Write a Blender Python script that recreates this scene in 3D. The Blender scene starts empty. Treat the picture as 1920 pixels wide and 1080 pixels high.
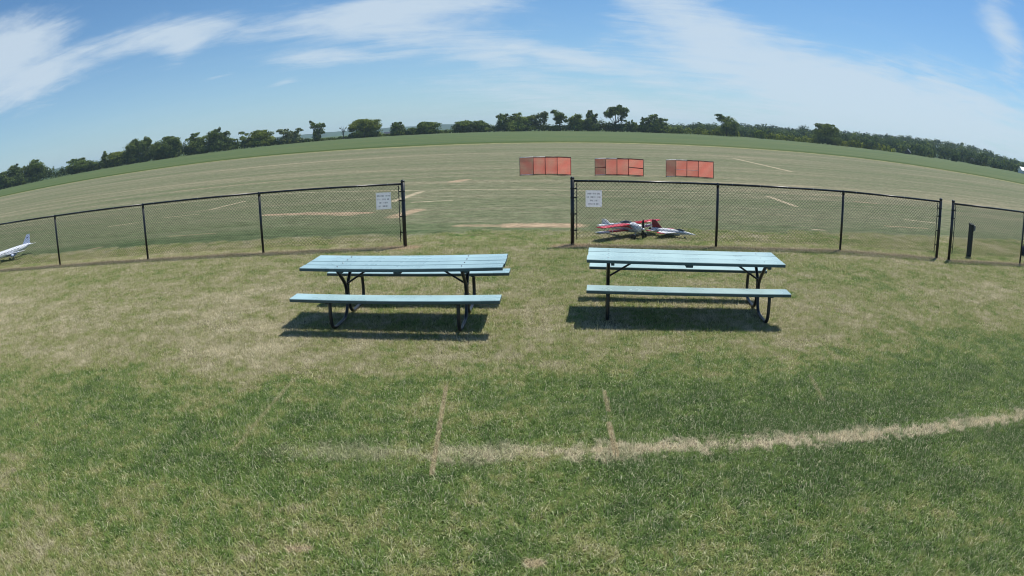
import bpy, bmesh, math, random
import numpy as np
from mathutils import Vector, Matrix

scene = bpy.context.scene
COL = scene.collection
R = math.radians

# ------------------------------------------------------------------ camera
# wide security-camera lens: angle from the axis = a*r + b*r^3
LENS_A, LENS_B = 0.84172, 0.06921
PITCH, ROLL, CAM_H = 0.25598, -0.01652, 2.32103
cam_data = bpy.data.cameras.new('camera')
cam = bpy.data.objects.new('camera', cam_data)
COL.objects.link(cam)
cam_data.type = 'PANO'
cam_data.panorama_type = 'FISHEYE_LENS_POLYNOMIAL'
cam_data.sensor_fit = 'HORIZONTAL'
cam_data.sensor_width = 36.0
cam_data.sensor_height = 20.25
_q = 1920.0 / 36.0 / 1000.0
cam_data.fisheye_fov = math.pi
cam_data.fisheye_polynomial_k0 = 0.0
cam_data.fisheye_polynomial_k1 = -LENS_A * _q
cam_data.fisheye_polynomial_k2 = 0.0
cam_data.fisheye_polynomial_k3 = -LENS_B * _q ** 3
cam_data.fisheye_polynomial_k4 = 0.0
cam_data.clip_start = 0.05
cam_data.clip_end = 20000.0
_f = Vector((0, math.cos(PITCH), -math.sin(PITCH)))
_u = Vector((0, math.sin(PITCH), math.cos(PITCH)))
_r = Vector((1, 0, 0))
_cr, _sr = math.cos(ROLL), math.sin(ROLL)
_right = _cr * _r + _sr * _u
_up = _cr * _u - _sr * _r
_m = Matrix((_right, _up, -_f)).transposed().to_4x4()
_m.translation = (0, 0, CAM_H)
cam.matrix_world = _m
scene.camera = cam

# ------------------------------------------------------------------ view, render
scene.render.engine = 'CYCLES'
scene.view_settings.view_transform = 'Standard'
scene.view_settings.look = 'None'
scene.view_settings.exposure = 0.08
scene.view_settings.gamma = 1.0
scene.view_settings.use_curve_mapping = False
scene.cycles.use_denoising = True
scene.cycles.pixel_filter_type = 'BLACKMAN_HARRIS'
scene.cycles.filter_width = 1.05
scene.cycles.max_bounces = 5
scene.cycles.diffuse_bounces = 2
scene.cycles.glossy_bounces = 3
scene.cycles.transmission_bounces = 4
scene.cycles.transparent_max_bounces = 12
scene.cycles.volume_bounces = 1
scene.cycles.sample_clamp_indirect = 8.0

SUN_DIR = Vector((-0.38012, -0.32889, -1.0)).normalized()     # the way light travels
SUN_EL = math.asin(-SUN_DIR.z)
SUN_AZ = math.atan2(-SUN_DIR.x, -SUN_DIR.y)                   # from +Y towards +X


# ------------------------------------------------------------------ node helper
class NT:
    def __init__(self, tree):
        self.t = tree; self.n = tree.nodes; self.l = tree.links

    def node(self, kind, **kw):
        n = self.n.new(kind)
        for k, v in kw.items():
            setattr(n, k, v)
        return n

    def put(self, sock, v):
        if v is None:
            return
        if isinstance(v, bpy.types.NodeSocket):
            self.l.new(v, sock)
        else:
            if sock.type == 'RGBA' and len(v) == 3:
                v = (*v, 1.0)
            sock.default_value = v

    def math(self, op, a, b=None, c=None, clamp=False):
        n = self.node('ShaderNodeMath', operation=op, use_clamp=clamp)
        self.put(n.inputs[0], a); self.put(n.inputs[1], b); self.put(n.inputs[2], c)
        return n.outputs[0]

    def vmath(self, op, a, b=None, scale=None):
        n = self.node('ShaderNodeVectorMath', operation=op)
        self.put(n.inputs[0], a); self.put(n.inputs[1], b)
        if scale is not None:
            self.put(n.inputs['Scale'], scale)
        return n.outputs['Value'] if op in ('DOT_PRODUCT', 'LENGTH', 'DISTANCE') else n.outputs['Vector']

    def sep(self, v):
        n = self.node('ShaderNodeSeparateXYZ'); self.put(n.inputs[0], v)
        return n.outputs

    def comb(self, x, y, z):
        n = self.node('ShaderNodeCombineXYZ')
        self.put(n.inputs[0], x); self.put(n.inputs[1], y); self.put(n.inputs[2], z)
        return n.outputs[0]

    def noise(self, vec, scale=1.0, detail=4.0, rough=0.55, dist=0.0):
        n = self.node('ShaderNodeTexNoise')
        self.put(n.inputs['Vector'], vec); n.inputs['Scale'].default_value = scale
        n.inputs['Detail'].default_value = detail; n.inputs['Roughness'].default_value = rough
        n.inputs['Distortion'].default_value = dist
        return n.outputs['Fac']

    def mix(self, fac, a, b, blend='MIX'):
        n = self.node('ShaderNodeMix', data_type='RGBA', blend_type=blend)
        self.put(n.inputs[0], fac); self.put(n.inputs[6], a); self.put(n.inputs[7], b)
        return n.outputs[2]

    def fmix(self, fac, a, b):
        n = self.node('ShaderNodeMix', data_type='FLOAT')
        self.put(n.inputs[0], fac); self.put(n.inputs[2], a); self.put(n.inputs[3], b)
        return n.outputs[0]

    def range(self, v, a, b, c=0.0, d=1.0, smooth=True):
        n = self.node('ShaderNodeMapRange', interpolation_type='SMOOTHSTEP' if smooth else 'LINEAR')
        self.put(n.inputs[0], v); self.put(n.inputs[1], a); self.put(n.inputs[2], b)
        self.put(n.inputs[3], c); self.put(n.inputs[4], d)
        return n.outputs[0]

    def ramp(self, v, stops):
        n = self.node('ShaderNodeValToRGB'); self.put(n.inputs[0], v)
        e = n.color_ramp.elements
        e[0].position, e[0].color = stops[0][0], (*stops[0][1], 1)
        e[1].position, e[1].color = stops[-1][0], (*stops[-1][1], 1)
        for p, c in stops[1:-1]:
            x = e.new(p); x.color = (*c, 1)
        return n.outputs[0]


# ------------------------------------------------------------------ sky
world = bpy.data.worlds.new('World')
scene.world = world
world.use_nodes = True
world.cycles.sampling_method = 'MANUAL'
world.cycles.sample_map_resolution = 512
W = NT(world.node_tree)
for n in list(W.n):
    W.n.remove(n)
SKY_STRENGTH = 0.085
sky = W.node('ShaderNodeTexSky', sky_type='NISHITA', sun_disc=False)
sky.sun_elevation = SUN_EL
sky.sun_rotation = SUN_AZ
sky.altitude = 250.0
sky.air_density = 1.0
sky.dust_density = 0.6
sky.ozone_density = 2.2
tc = W.node('ShaderNodeTexCoord').outputs['Generated']
dx, dy, dz = W.sep(W.vmath('NORMALIZE', tc))
az = W.math('MULTIPLY', W.math('ARCTAN2', dx, dy), 57.29578)
el = W.math('MULTIPLY', W.math('ARCSINE', dz), 57.29578)
inv = W.math('DIVIDE', 1.0, W.math('ADD', W.math('ABSOLUTE', dz), 0.10))
plane = W.comb(W.math('MULTIPLY', dx, inv), W.math('MULTIPLY', dy, inv), 0.0)
warp = W.noise(plane, 0.9, 3.0)
rot = W.node('ShaderNodeMapping'); W.put(rot.inputs['Vector'], plane)
rot.inputs['Rotation'].default_value = (0, 0, R(-28)); rot.inputs['Scale'].default_value = (0.55, 1.6, 1.0)
streak = W.noise(rot.outputs[0], 1.6, 12.0, 0.68, 0.9)
puff = W.noise(W.vmath('ADD', plane, W.comb(3.1, 1.7, 0)), 2.6, 11.0, 0.64, 0.4)
angs = W.comb(az, el, 0.0)
jig = W.math('MULTIPLY', W.math('SUBTRACT', W.noise(W.comb(W.math('MULTIPLY', az, 0.12), W.math('MULTIPLY', el, 0.3), 0.0), 1.0, 5.0), 0.5), 1.0)
# banks of cirrus over the field: azimuth, elevation, half width, half height, tilt, weight
BANKS = [(-49, 11.2, 8.0, 3.6, 8, 1.0), (-44, 8.6, 8.0, 1.6, 12, 0.88), (-31, 11.0, 8.5, 1.7, 2, 0.84), (-30.4, 9.2, 2.6, 1.2, 20, 0.6),
         (-11, 10.8, 11.5, 2.2, 4, 0.92), (-16, 7.3, 7.5, 0.9, -2, 0.72), (-2, 7.6, 10, 2.3, -10, 0.74), (5, 2.6, 15, 2.0, -6, 0.58),
         (17, 10.4, 8.5, 3.4, -20, 0.85), (25, 5.6, 14, 3.2, -8, 0.90), (39, 3.6, 17, 4.2, -4, 0.95), (9, 5.6, 9, 1.0, -12, 0.75),
         (48, 12, 2.6, 4.4, 25, 0.7), (-20.7, 5.3, 1.8, 0.35, 10, 0.55), (-26, 6.6, 3.2, 0.28, 8, 0.5), (22, 1.0, 24, 2.2, 0, 0.6),
         (-70, 20, 16, 6, 10, 0.8), (-10, 30, 30, 6, -12, 0.7), (75, 14, 14, 6, -8, 0.8), (120, 25, 40, 9, 5, 0.7), (-130, 22, 45, 8, -6, 0.7)]
acc = None
for (a0, e0, wa, we, tilt, wt) in BANKS:
    c, s = math.cos(R(tilt)), math.sin(R(tilt))
    da = W.math('SUBTRACT', az, a0); de = W.math('SUBTRACT', el, e0)
    uu = W.math('ADD', W.math('MULTIPLY', da, c / wa), W.math('MULTIPLY', de, s / wa))
    vv = W.math('ADD', W.math('MULTIPLY', da, -s / we), W.math('MULTIPLY', de, c / we))
    d2 = W.math('ADD', W.math('MULTIPLY', uu, uu), W.math('MULTIPLY', vv, vv))
    blob = W.math('MULTIPLY', W.math('EXPONENT', W.math('MULTIPLY', d2, -0.9)), wt)
    acc = blob if acc is None else W.math('MAXIMUM', W.math('MAXIMUM', acc, blob), W.math('MULTIPLY', W.math('ADD', acc, blob), 0.72))
tex = W.math('ADD', W.math('MULTIPLY', W.math('SUBTRACT', streak, 0.5), 1.05), W.math('MULTIPLY', W.math('SUBTRACT', puff, 0.5), 0.75))
dens = W.math('ADD', W.math('ADD', acc, W.math('MULTIPLY', tex, 0.92)), W.math('MULTIPLY', jig, 0.45))
dens = W.range(dens, 0.20, 0.88)
veil = W.math('MULTIPLY', W.math('EXPONENT', W.math('MULTIPLY', W.math('ABSOLUTE', el), -0.16)), W.math('ADD', 0.44, W.math('MULTIPLY', streak, 0.25)))
dens = W.math('ADD', W.math('MULTIPLY', dens, 0.84), W.math('MULTIPLY', veil, W.math('SUBTRACT', 1.0, dens)))
skyc = W.mix(1.0, sky.outputs[0], (0.62, 1.0, 1.26), 'MULTIPLY')
cloud = W.mix(dens, skyc, (6.9, 8.1, 9.2))
bg = W.node('ShaderNodeBackground')
W.put(bg.inputs['Color'], cloud); bg.inputs['Strength'].default_value = SKY_STRENGTH
wo = W.node('ShaderNodeOutputWorld')
W.l.new(bg.outputs[0], wo.inputs['Surface'])

# ------------------------------------------------------------------ sun
sun_data = bpy.data.lights.new('sun', 'SUN')
sun_data.energy = 4.8
sun_data.angle = R(0.53)
sun_data.color = (1.0, 0.955, 0.88)
sun = bpy.data.objects.new('sun', sun_data)
COL.objects.link(sun)
sun.rotation_euler = SUN_DIR.to_track_quat('-Z', 'Y').to_euler()
sun.location = (20, 20, 60)

# ------------------------------------------------------------------ mesh helpers
SLOPE = 0.0144


def gz(y):
    return SLOPE * max(0.0, 12.0 - y) if y > -40 else SLOPE * 52


class MB:
    """collects verts and faces, then links them as ONE mesh object"""
    def __init__(self):
        self.v = []; self.f = []

    def add(self, verts, faces):
        o = len(self.v)
        self.v.extend(tuple(p) for p in verts)
        self.f.extend(tuple(i + o for i in f) for f in faces)
        return self

    def box(self, c, s, rz=0.0, ch=0.0):
        hx, hy, hz = s[0] / 2, s[1] / 2, s[2] / 2
        cs, sn = math.cos(rz), math.sin(rz)
        if ch <= 0:
            P = [(sx * hx, sy * hy, sz * hz) for sz in (-1, 1) for sy in (-1, 1) for sx in (-1, 1)]
            F = [(0, 2, 3, 1), (4, 5, 7, 6), (0, 1, 5, 4), (2, 6, 7, 3), (0, 4, 6, 2), (1, 3, 7, 5)]
        else:
            P = []
            for z, i in ((-hz, ch), (-hz + ch, 0), (hz - ch, 0), (hz, ch)):
                for (sx, sy) in ((-1, -1), (1, -1), (1, 1), (-1, 1)):
                    P.append((sx * (hx - i), sy * (hy - i), z))
            F = [(3, 2, 1, 0), (12, 13, 14, 15)]
            for r in range(3):
                for k in range(4):
                    a, b = r * 4 + k, r * 4 + (k + 1) % 4
                    F.append((a, b, b + 4, a + 4))
        self.add([(c[0] + cs * x - sn * y, c[1] + sn * x + cs * y, c[2] + z) for x, y, z in P], F)
        return self

    def tube(self, path, rad, n=8, caps=True):
        path = [Vector(p) for p in path]
        m = len(path)
        rads = rad if isinstance(rad, (list, tuple)) else [rad] * m
        t0 = (path[1] - path[0]).normalized()
        a = Vector((0, 0, 1)) if abs(t0.z) < 0.9 else Vector((1, 0, 0))
        nrm = t0.cross(a).normalized()
        V = []
        for i, p in enumerate(path):
            if i == 0: t = t0
            elif i == m - 1: t = (path[i] - path[i - 1]).normalized()
            else: t = ((path[i + 1] - path[i]).normalized() + (path[i] - path[i - 1]).normalized()).normalized()
            nrm = (nrm - t * nrm.dot(t)).normalized()
            bn = t.cross(nrm)
            for k in range(n):
                g = 2 * math.pi * k / n
                V.append(p + (nrm * math.cos(g) + bn * math.sin(g)) * rads[i])
        F = []
        for i in range(m - 1):
            for k in range(n):
                F.append((i * n + k, i * n + (k + 1) % n, (i + 1) * n + (k + 1) % n, (i + 1) * n + k))
        if caps:
            F.append(tuple(range(n - 1, -1, -1))); F.append(tuple((m - 1) * n + k for k in range(n)))
        self.add(V, F)
        return self

    def loft(self, rings, caps=True):
        n = len(rings[0]); V = [p for r in rings for p in r]; F = []
        for i in range(len(rings) - 1):
            for k in range(n):
                F.append((i * n + k, i * n + (k + 1) % n, (i + 1) * n + (k + 1) % n, (i + 1) * n + k))
        if caps:
            F.append(tuple(range(n - 1, -1, -1))); F.append(tuple((len(rings) - 1) * n + k for k in range(n)))
        self.add(V, F)
        return self

    def build(self, name, mat, parent=None, smooth=False):
        me = bpy.data.meshes.new(name)
        me.from_pydata(self.v, [], self.f)
        return link(name, me, mat, parent, smooth)


def link(name, me, mat, parent=None, smooth=False):
    if mat is not None:
        me.materials.append(mat)
    if smooth:
        me.polygons.foreach_set('use_smooth', [True] * len(me.polygons))
    bm = bmesh.new(); bm.from_mesh(me)
    if len(bm.faces) < 20000:
        bmesh.ops.recalc_face_normals(bm, faces=bm.faces)
        bm.to_mesh(me)
    bm.free()
    o = bpy.data.objects.new(name, me)
    COL.objects.link(o)
    if parent is not None:
        o.parent = parent
    return o


def tag(o, label=None, cat=None, group=None, kind=None):
    if label: o['label'] = label
    if cat: o['category'] = cat
    if group: o['group'] = group
    if kind: o['kind'] = kind
    return o


def empty(name, loc, rz=0.0):
    o = bpy.data.objects.new(name, None)
    COL.objects.link(o)
    o.location = loc; o.rotation_euler = (0, 0, rz); o.empty_display_size = 0.1
    return o


def smooth_path(pts, rad=0.08, seg=5):
    """rounds the corners of a polyline"""
    pts = [Vector(p) for p in pts]
    out = [pts[0]]
    for i in range(1, len(pts) - 1):
        a, b, c = pts[i - 1], pts[i], pts[i + 1]
        r = min(rad, (a - b).length * 0.48, (c - b).length * 0.48)
        p0 = b + (a - b).normalized() * r; p1 = b + (c - b).normalized() * r
        for k in range(seg + 1):
            t = k / seg
            out.append(p0 * (1 - t) ** 2 + b * 2 * t * (1 - t) + p1 * t * t)
    out.append(pts[-1])
    return out


# ------------------------------------------------------------------ materials
def new_mat(name):
    m = bpy.data.materials.new(name); m.use_nodes = True
    nt = NT(m.node_tree)
    for n in list(nt.n):
        nt.n.remove(n)
    out = nt.node('ShaderNodeOutputMaterial')
    return m, nt, out


def pmat(name, col, rough=0.5, spec=0.5, metal=0.0, var=0.12, vscale=6.0, bump=0.0, bscale=40.0, col2=None):
    m, t, out = new_mat(name)
    b = t.node('ShaderNodeBsdfPrincipled')
    co = t.node('ShaderNodeTexCoord').outputs['Object']
    nz = t.noise(co, vscale, 5.0, 0.6)
    dark = tuple(c * (1 - var) for c in col); lite = tuple(min(1, c * (1 + var)) for c in (col2 or col))
    t.put(b.inputs['Base Color'], t.mix(t.range(nz, 0.3, 0.7), dark, lite))
    t.put(b.inputs['Roughness'], t.range(nz, 0.2, 0.8, rough * 0.85, min(1, rough * 1.15)))
    b.inputs['Metallic'].default_value = metal
    b.inputs['Specular IOR Level'].default_value = spec
    if bump > 0:
        bn = t.node('ShaderNodeBump'); bn.inputs['Strength'].default_value = bump
        bn.inputs['Distance'].default_value = 0.004
        t.put(bn.inputs['Height'], t.noise(co, bscale, 4.0)); t.l.new(bn.outputs[0], b.inputs['Normal'])
    t.l.new(b.outputs[0], out.inputs['Surface'])
    return m


def paint_mat(name, col, worn, seed):
    """old outdoor paint on planks: faded patches, grain, small chips"""
    m, t, out = new_mat(name)
    b = t.node('ShaderNodeBsdfPrincipled')
    co = t.vmath('ADD', t.node('ShaderNodeTexCoord').outputs['Object'], (seed, seed * 0.7, 0))
    x, y, z = t.sep(co)
    grain = t.noise(t.comb(t.math('MULTIPLY', x, 1.2), t.math('MULTIPLY', y, 34.0), t.math('MULTIPLY', z, 20.0)), 1.0, 5.0, 0.65)
    blot = t.noise(co, 2.2, 4.0, 0.6)
    own = t.node('ShaderNodeObjectInfo').outputs['Random']
    co = t.vmath('ADD', co, t.comb(t.math('MULTIPLY', own, 9.0), 0.0, 0.0))
    stain = t.range(t.noise(co, 5.0, 5.0, 0.7), 0.56, 0.74)
    chips = t.range(t.noise(co, 38.0, 3.0, 0.7), 0.71, 0.76)
    c = t.mix(t.range(blot, 0.3, 0.72), tuple(v * 0.90 for v in col), tuple(min(1, v * 1.09) for v in col))
    c = t.mix(t.math('MULTIPLY', t.range(grain, 0.52, 0.75), 0.22), c, tuple(v * 0.72 for v in col))
    c = t.mix(t.math('MULTIPLY', stain, 0.35), c, tuple(v * 0.62 for v in col))
    g_ = t.range(own, 0.0, 1.0, 0.88, 1.10, False)
    c = t.mix(1.0, c, t.comb(g_, g_, g_), 'MULTIPLY')
    c = t.mix(t.math('MULTIPLY', chips, 0.7), c, worn)
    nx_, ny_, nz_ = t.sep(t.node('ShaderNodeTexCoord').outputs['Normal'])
    c = t.mix(t.range(nz_, 0.45, 0.9), (0.045, 0.090, 0.110), c)      # shade painted into the colour of plank edges and undersides
    t.put(b.inputs['Base Color'], c)
    t.put(b.inputs['Roughness'], t.range(blot, 0.3, 0.7, 0.24, 0.36))
    b.inputs['Specular IOR Level'].default_value = 0.6
    bn = t.node('ShaderNodeBump'); bn.inputs['Strength'].default_value = 0.35; bn.inputs['Distance'].default_value = 0.002
    t.put(bn.inputs['Height'], grain); t.l.new(bn.outputs[0], b.inputs['Normal'])
    t.l.new(b.outputs[0], out.inputs['Surface'])
    return m


# --- turf: one colour field over the ground, shared by soil sheet and blades
BURN = [(-1.661, 3.816), (0.351, 3.855), (1.206, 3.845), (3.176, 3.631), (6.147, 3.234)]
FENCE_L = [(-2.105 - k * 3.0712 * math.cos(0.0425), 12.211 - k * 3.0712 * math.sin(0.0425)) for k in range(7)]
FENCE_R = [(1.19, 12.07), (4.07, 11.79), (6.95, 11.51), (9.39, 10.79)]
FENCE_E = [(9.65, 10.59), (12.26, 10.27), (15.1, 9.92)]
# (ax, ay, bx, by, half width, how strong, colour: 0 straw, 1 bare soil, 2 pale chalky)
MARKS = [(-0.55, 3.563, -0.593, 5.092, 0.0218, 0.87, 0), (0.702, 3.758, 0.724, 4.285, 0.0242, 0.9425, 0), (0.753, 4.501, 0.774, 4.904, 0.0207, 0.725, 0), (-2.097, 3.738, -2.069, 5.221, 0.023, 0.45, 0),
         (2.821, 4.954, 2.687, 4.402, 0.023, 0.45, 0), (-29, 24.7, -8.9, 25.3, 0.1, 0.7, 2), (-8.9, 25.3, -4.0, 23.9, 0.09, 0.75, 2), (-4.0, 23.9, 2.2, 22.6, 0.075, 0.8, 2),
         (2.2, 22.6, 9.0, 22.1, 0.075, 0.7, 2), (-3.85, 20.3, -3.3, 23.2, 0.16, 0.8, 2), (-3.1, 19.9, -1.9, 20.05, 0.1, 0.7, 2), (-3.15, 16.6, -2.7, 17.9, 0.26, 0.75, 1),
         (0.0, 14.66, 1.45, 14.55, 0.36, 0.9, 1), (-1.2, 14.75, 0.2, 14.6, 0.2, 0.55, 1), (-7.7, 18.45, -4.1, 17.7, 0.2, 0.85, 1), (-6.3, 18.3, -4.6, 17.5, 0.3, 0.6, 1),
         (-2.4, 27.0, -2.05, 27.9, 0.32, 0.8, 1), (-11.25, 21.2, -10.7, 23.3, 0.14, 0.75, 2), (-14.7, 18.7, -13.4, 19.2, 0.1, 0.7, 2), (-12.1, 13.6, -11.6, 14.2, 0.1, 0.7, 1),
         (-12.6, 19.9, -11.2, 20.0, 0.1, 0.55, 2), (9.6, 21.7, 9.45, 19.0, 0.14, 0.8, 2), (19.5, 52, 18.4, 38, 0.25, 0.7, 2), (7.7, 14.25, 8.0, 14.2, 0.07, 0.8, 2),
         (4.45, 13.0, 6.1, 13.0, 0.05, 0.5, 2), (13.2, 13.1, 13.45, 12.6, 0.12, 0.8, 2), (13.0, 16.9, 14.2, 16.5, 0.11, 0.65, 2), (13.6, 21.4, 14.5, 21.2, 0.14, 0.6, 1),
         (-9.6, 15.2, -8.0, 15.25, 0.09, 0.45, 1), (11.0, 15.3, 12.6, 15.2, 0.12, 0.5, 1), (-20, 33, -12, 33.5, 0.22, 0.4, 1), (-1.271, 2.618, -1.177, 2.637, 0.0403, 1, 0),
         (0.075, 2.58, 0.113, 2.58, 0.046, 1, 0)]
for q in ((FENCE_L[-1], FENCE_L[0]), (FENCE_R[0], FENCE_R[2]), (FENCE_R[2], FENCE_R[3]), (FENCE_E[0], FENCE_E[2])):
    MARKS.append((q[0][0], q[0][1] - 0.10, q[1][0], q[1][1] - 0.10, 0.22, 0.75, 3))
for (px_, py_) in FENCE_L[:1] + FENCE_R[:1]:
    MARKS.append((px_ - 0.25, py_ - 0.15, px_ + 0.15, py_ - 0.1, 0.22, 0.9, 1))


def turf_group(name, lawn_only):
    g = bpy.data.node_groups.new(name, 'ShaderNodeTree')
    g.interface.new_socket('Color', in_out='OUTPUT', socket_type='NodeSocketColor')
    g.interface.new_socket('Fine', in_out='OUTPUT', socket_type='NodeSocketFloat')
    t = NT(g)
    pos = t.node('ShaderNodeNewGeometry').outputs['Position']
    x, y, _z = t.sep(pos)
    P = t.comb(x, y, 0.0)
    n1 = t.noise(P, 0.42, 2.0, 0.5)
    n2 = t.noise(P, 2.1, 4.0, 0.62, 0.3)
    n3 = t.noise(P, 9.0, 4.0, 0.65)
    n4 = t.noise(P, 55.0, 3.0, 0.7)
    yj = t.math('ADD', y, t.math('MULTIPLY', t.math('SUBTRACT', n1, 0.5), 0.9))
    bias = t.ramp(t.math('MULTIPLY', yj, 1 / 14.0), [(0.0, (0.46,) * 3), (0.19, (0.43,) * 3), (0.232, (0.27,) * 3), (0.285, (0.27,) * 3), (0.345, (0.35,) * 3), (0.40, (0.61,) * 3), (0.58, (0.60,) * 3), (0.68, (0.52,) * 3), (1.0, (0.55,) * 3)])
    bias = t.math('SUBTRACT', bias, t.math('MULTIPLY', t.math('MULTIPLY', t.range(x, -1.5, 2.5), t.range(y, 7.0, 5.0)), 0.20))
    bias = t.math('ADD', bias, t.math('MULTIPLY', t.math('MULTIPLY', t.range(x, -1.0, -4.0), t.range(y, 4.5, 6.0)), 0.08))
    dry = t.math('ADD', bias, t.math('ADD', t.math('MULTIPLY', t.math('SUBTRACT', n1, 0.5), 0.62), t.math('MULTIPLY', t.math('SUBTRACT', n2, 0.5), 1.25)))
    dry = t.math('ADD', dry, t.math('MULTIPLY', t.math('SUBTRACT', n3, 0.5), 1.35), clamp=True)
    lawn = t.ramp(dry, [(0.0, (0.044, 0.112, 0.018)), (0.28, (0.110, 0.192, 0.034)), (0.5, (0.240, 0.260, 0.088)), (0.72, (0.345, 0.318, 0.190)), (1.0, (0.51, 0.46, 0.32))])
    col = lawn
    # beyond the fence: mown airfield in long strips along the fence
    if not lawn_only:
        wob = t.math('ADD', y, t.math('MULTIPLY', t.noise(t.comb(t.math('MULTIPLY', x, 0.05), t.math('MULTIPLY', y, 0.05), 0.0), 1.0, 2.0), 3.0))
        s1 = t.noise(t.comb(t.math('MULTIPLY', x, 0.035), t.math('MULTIPLY', wob, 0.55), 0.0), 1.0, 4.0, 0.6)
        s2 = t.noise(t.comb(t.math('MULTIPLY', x, 0.55), t.math('MULTIPLY', wob, 3.2), 4.0), 1.0, 4.0, 0.65)
        s3 = t.noise(t.comb(t.math('MULTIPLY', x, 0.008), t.math('MULTIPLY', wob, 0.10), 9.0), 1.0, 3.0, 0.55)
        fd = t.math('ADD', t.math('MULTIPLY', s1, 0.60), t.math('ADD', t.math('MULTIPLY', s2, 0.50), t.math('MULTIPLY', s3, 0.40)))
        fd = t.math('ADD', t.math('SUBTRACT', fd, 0.20), t.math('MULTIPLY', t.math('SUBTRACT', n3, 0.5), 0.35))
        fd = t.math('ADD', fd, t.range(y, 12.5, 22.0, -0.12, 0.02))
        field = t.ramp(fd, [(0.22, (0.058, 0.098, 0.038)), (0.42, (0.122, 0.148, 0.074)), (0.58, (0.166, 0.172, 0.102)), (0.80, (0.31, 0.268, 0.175))])
        thin = t.mix(1.0, lawn, (0.74, 0.72, 0.78), 'MULTIPLY')        # lawn colour darkened to stand in for blade self-shading
        field = t.mix(t.range(t.vmath('LENGTH', P), 285.0, 330.0), field, (0.060, 0.100, 0.036))
        col = t.mix(t.range(yj, 12.85, 14.2), t.mix(t.range(yj, 12.0, 13.2), lawn, thin), field)
    # dead and bare marks
    straw, soil, chalk, mulch = (0.42, 0.345, 0.215), (0.42, 0.31, 0.205), (0.46, 0.39, 0.265), (0.33, 0.255, 0.175)
    cols = (straw, soil, chalk, mulch)
    edge = t.math('ADD', t.math('MULTIPLY', t.math('SUBTRACT', n2, 0.5), 0.9), t.math('MULTIPLY', t.math('SUBTRACT', n3, 0.5), 1.3))

    last = [None]        # each mark waits for the one before, which keeps the shader's stack small

    def seg(ax, ay, bx, by, hw):
        ba = (bx - ax, by - ay, 0.0); L2 = ba[0] ** 2 + ba[1] ** 2
        org = (ax, ay, 0.0) if last[0] is None else t.comb(ax, ay, t.math('MULTIPLY', last[0], 1e-9))
        pa = t.vmath('SUBTRACT', P, org)
        h = t.math('MULTIPLY', t.vmath('DOT_PRODUCT', pa, ba), 1.0 / L2, clamp=True)
        near = t.vmath('SCALE', ba, scale=h)
        d = t.vmath('DISTANCE', pa, near)
        return t.math('DIVIDE', d, hw)
    if lawn_only:
        burn = None
        for i in range(len(BURN) - 1):
            d = seg(*BURN[i], *BURN[i + 1], 0.115)
            burn = d if burn is None else t.math('MINIMUM', burn, d)
            last[0] = burn
        bm_ = t.range(t.math('ADD', burn, t.math('MULTIPLY', edge, 4.2)), 1.35, 0.10)
        bm_ = t.math('MULTIPLY', bm_, t.math('MULTIPLY', t.range(x, -2.0, 0.6, 0.25, 1.0), t.range(n2, 0.28, 0.50, 0.35, 1.0)))
        col = t.mix(t.math('MULTIPLY', bm_, 0.9), col, t.mix(n4, (0.46, 0.39, 0.27), (0.70, 0.61, 0.45)))
    groups = {}
    for mk in MARKS:
        if lawn_only and min(mk[1], mk[3]) > 12.6: continue
        if not lawn_only and max(mk[1], mk[3]) < 10.0: continue
        d = seg(*mk[:5])
        m_ = t.math('MULTIPLY', t.range(t.math('ADD', d, edge), 1.25, 0.45), mk[5])
        groups[mk[6]] = m_ if mk[6] not in groups else t.math('MAXIMUM', groups[mk[6]], m_)
        last[0] = groups[mk[6]]
    for k, m_ in groups.items():
        col = t.mix(m_, col, t.mix(n4, tuple(v * 0.82 for v in cols[k]), tuple(v * 1.12 for v in cols[k])))
    go = t.node('NodeGroupOutput')
    t.put(go.inputs['Color'], col); t.put(go.inputs['Fine'], n4)
    return g


TURF = turf_group('turf_colour', False)
TURF_LAWN = turf_group('lawn_colour', True)


def soil_mat(name, group, shade):
    m, t, out = new_mat(name)
    b = t.node('ShaderNodeBsdfPrincipled')
    g = t.node('ShaderNodeGroup'); g.node_tree = group
    pos = t.node('ShaderNodeNewGeometry').outputs['Position']
    x, y, z = t.sep(pos)
    speck = t.noise(t.comb(t.math('MULTIPLY', x, 0.55), y, 0.0), 4.0, 8.0, 0.82)
    c = t.mix(1.0, g.outputs['Color'], t.mix(t.range(speck, 0.3, 0.7), (0.55, 0.56, 0.52), (1.42, 1.38, 1.40)), 'MULTIPLY')
    c = t.mix(shade, c, (0.050, 0.042, 0.026))
    t.put(b.inputs['Base Color'], c)
    b.inputs['Roughness'].default_value = 0.9
    b.inputs['Specular IOR Level'].default_value = 0.1
    bn = t.node('ShaderNodeBump'); bn.inputs['Strength'].default_value = 0.7; bn.inputs['Distance'].default_value = 0.03
    t.put(bn.inputs['Height'], t.math('ADD', speck, t.math('MULTIPLY', t.noise(pos, 4.0, 5.0), 1.5)))
    t.l.new(bn.outputs[0], b.inputs['Normal'])
    t.l.new(b.outputs[0], out.inputs['Surface'])
    return m


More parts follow.
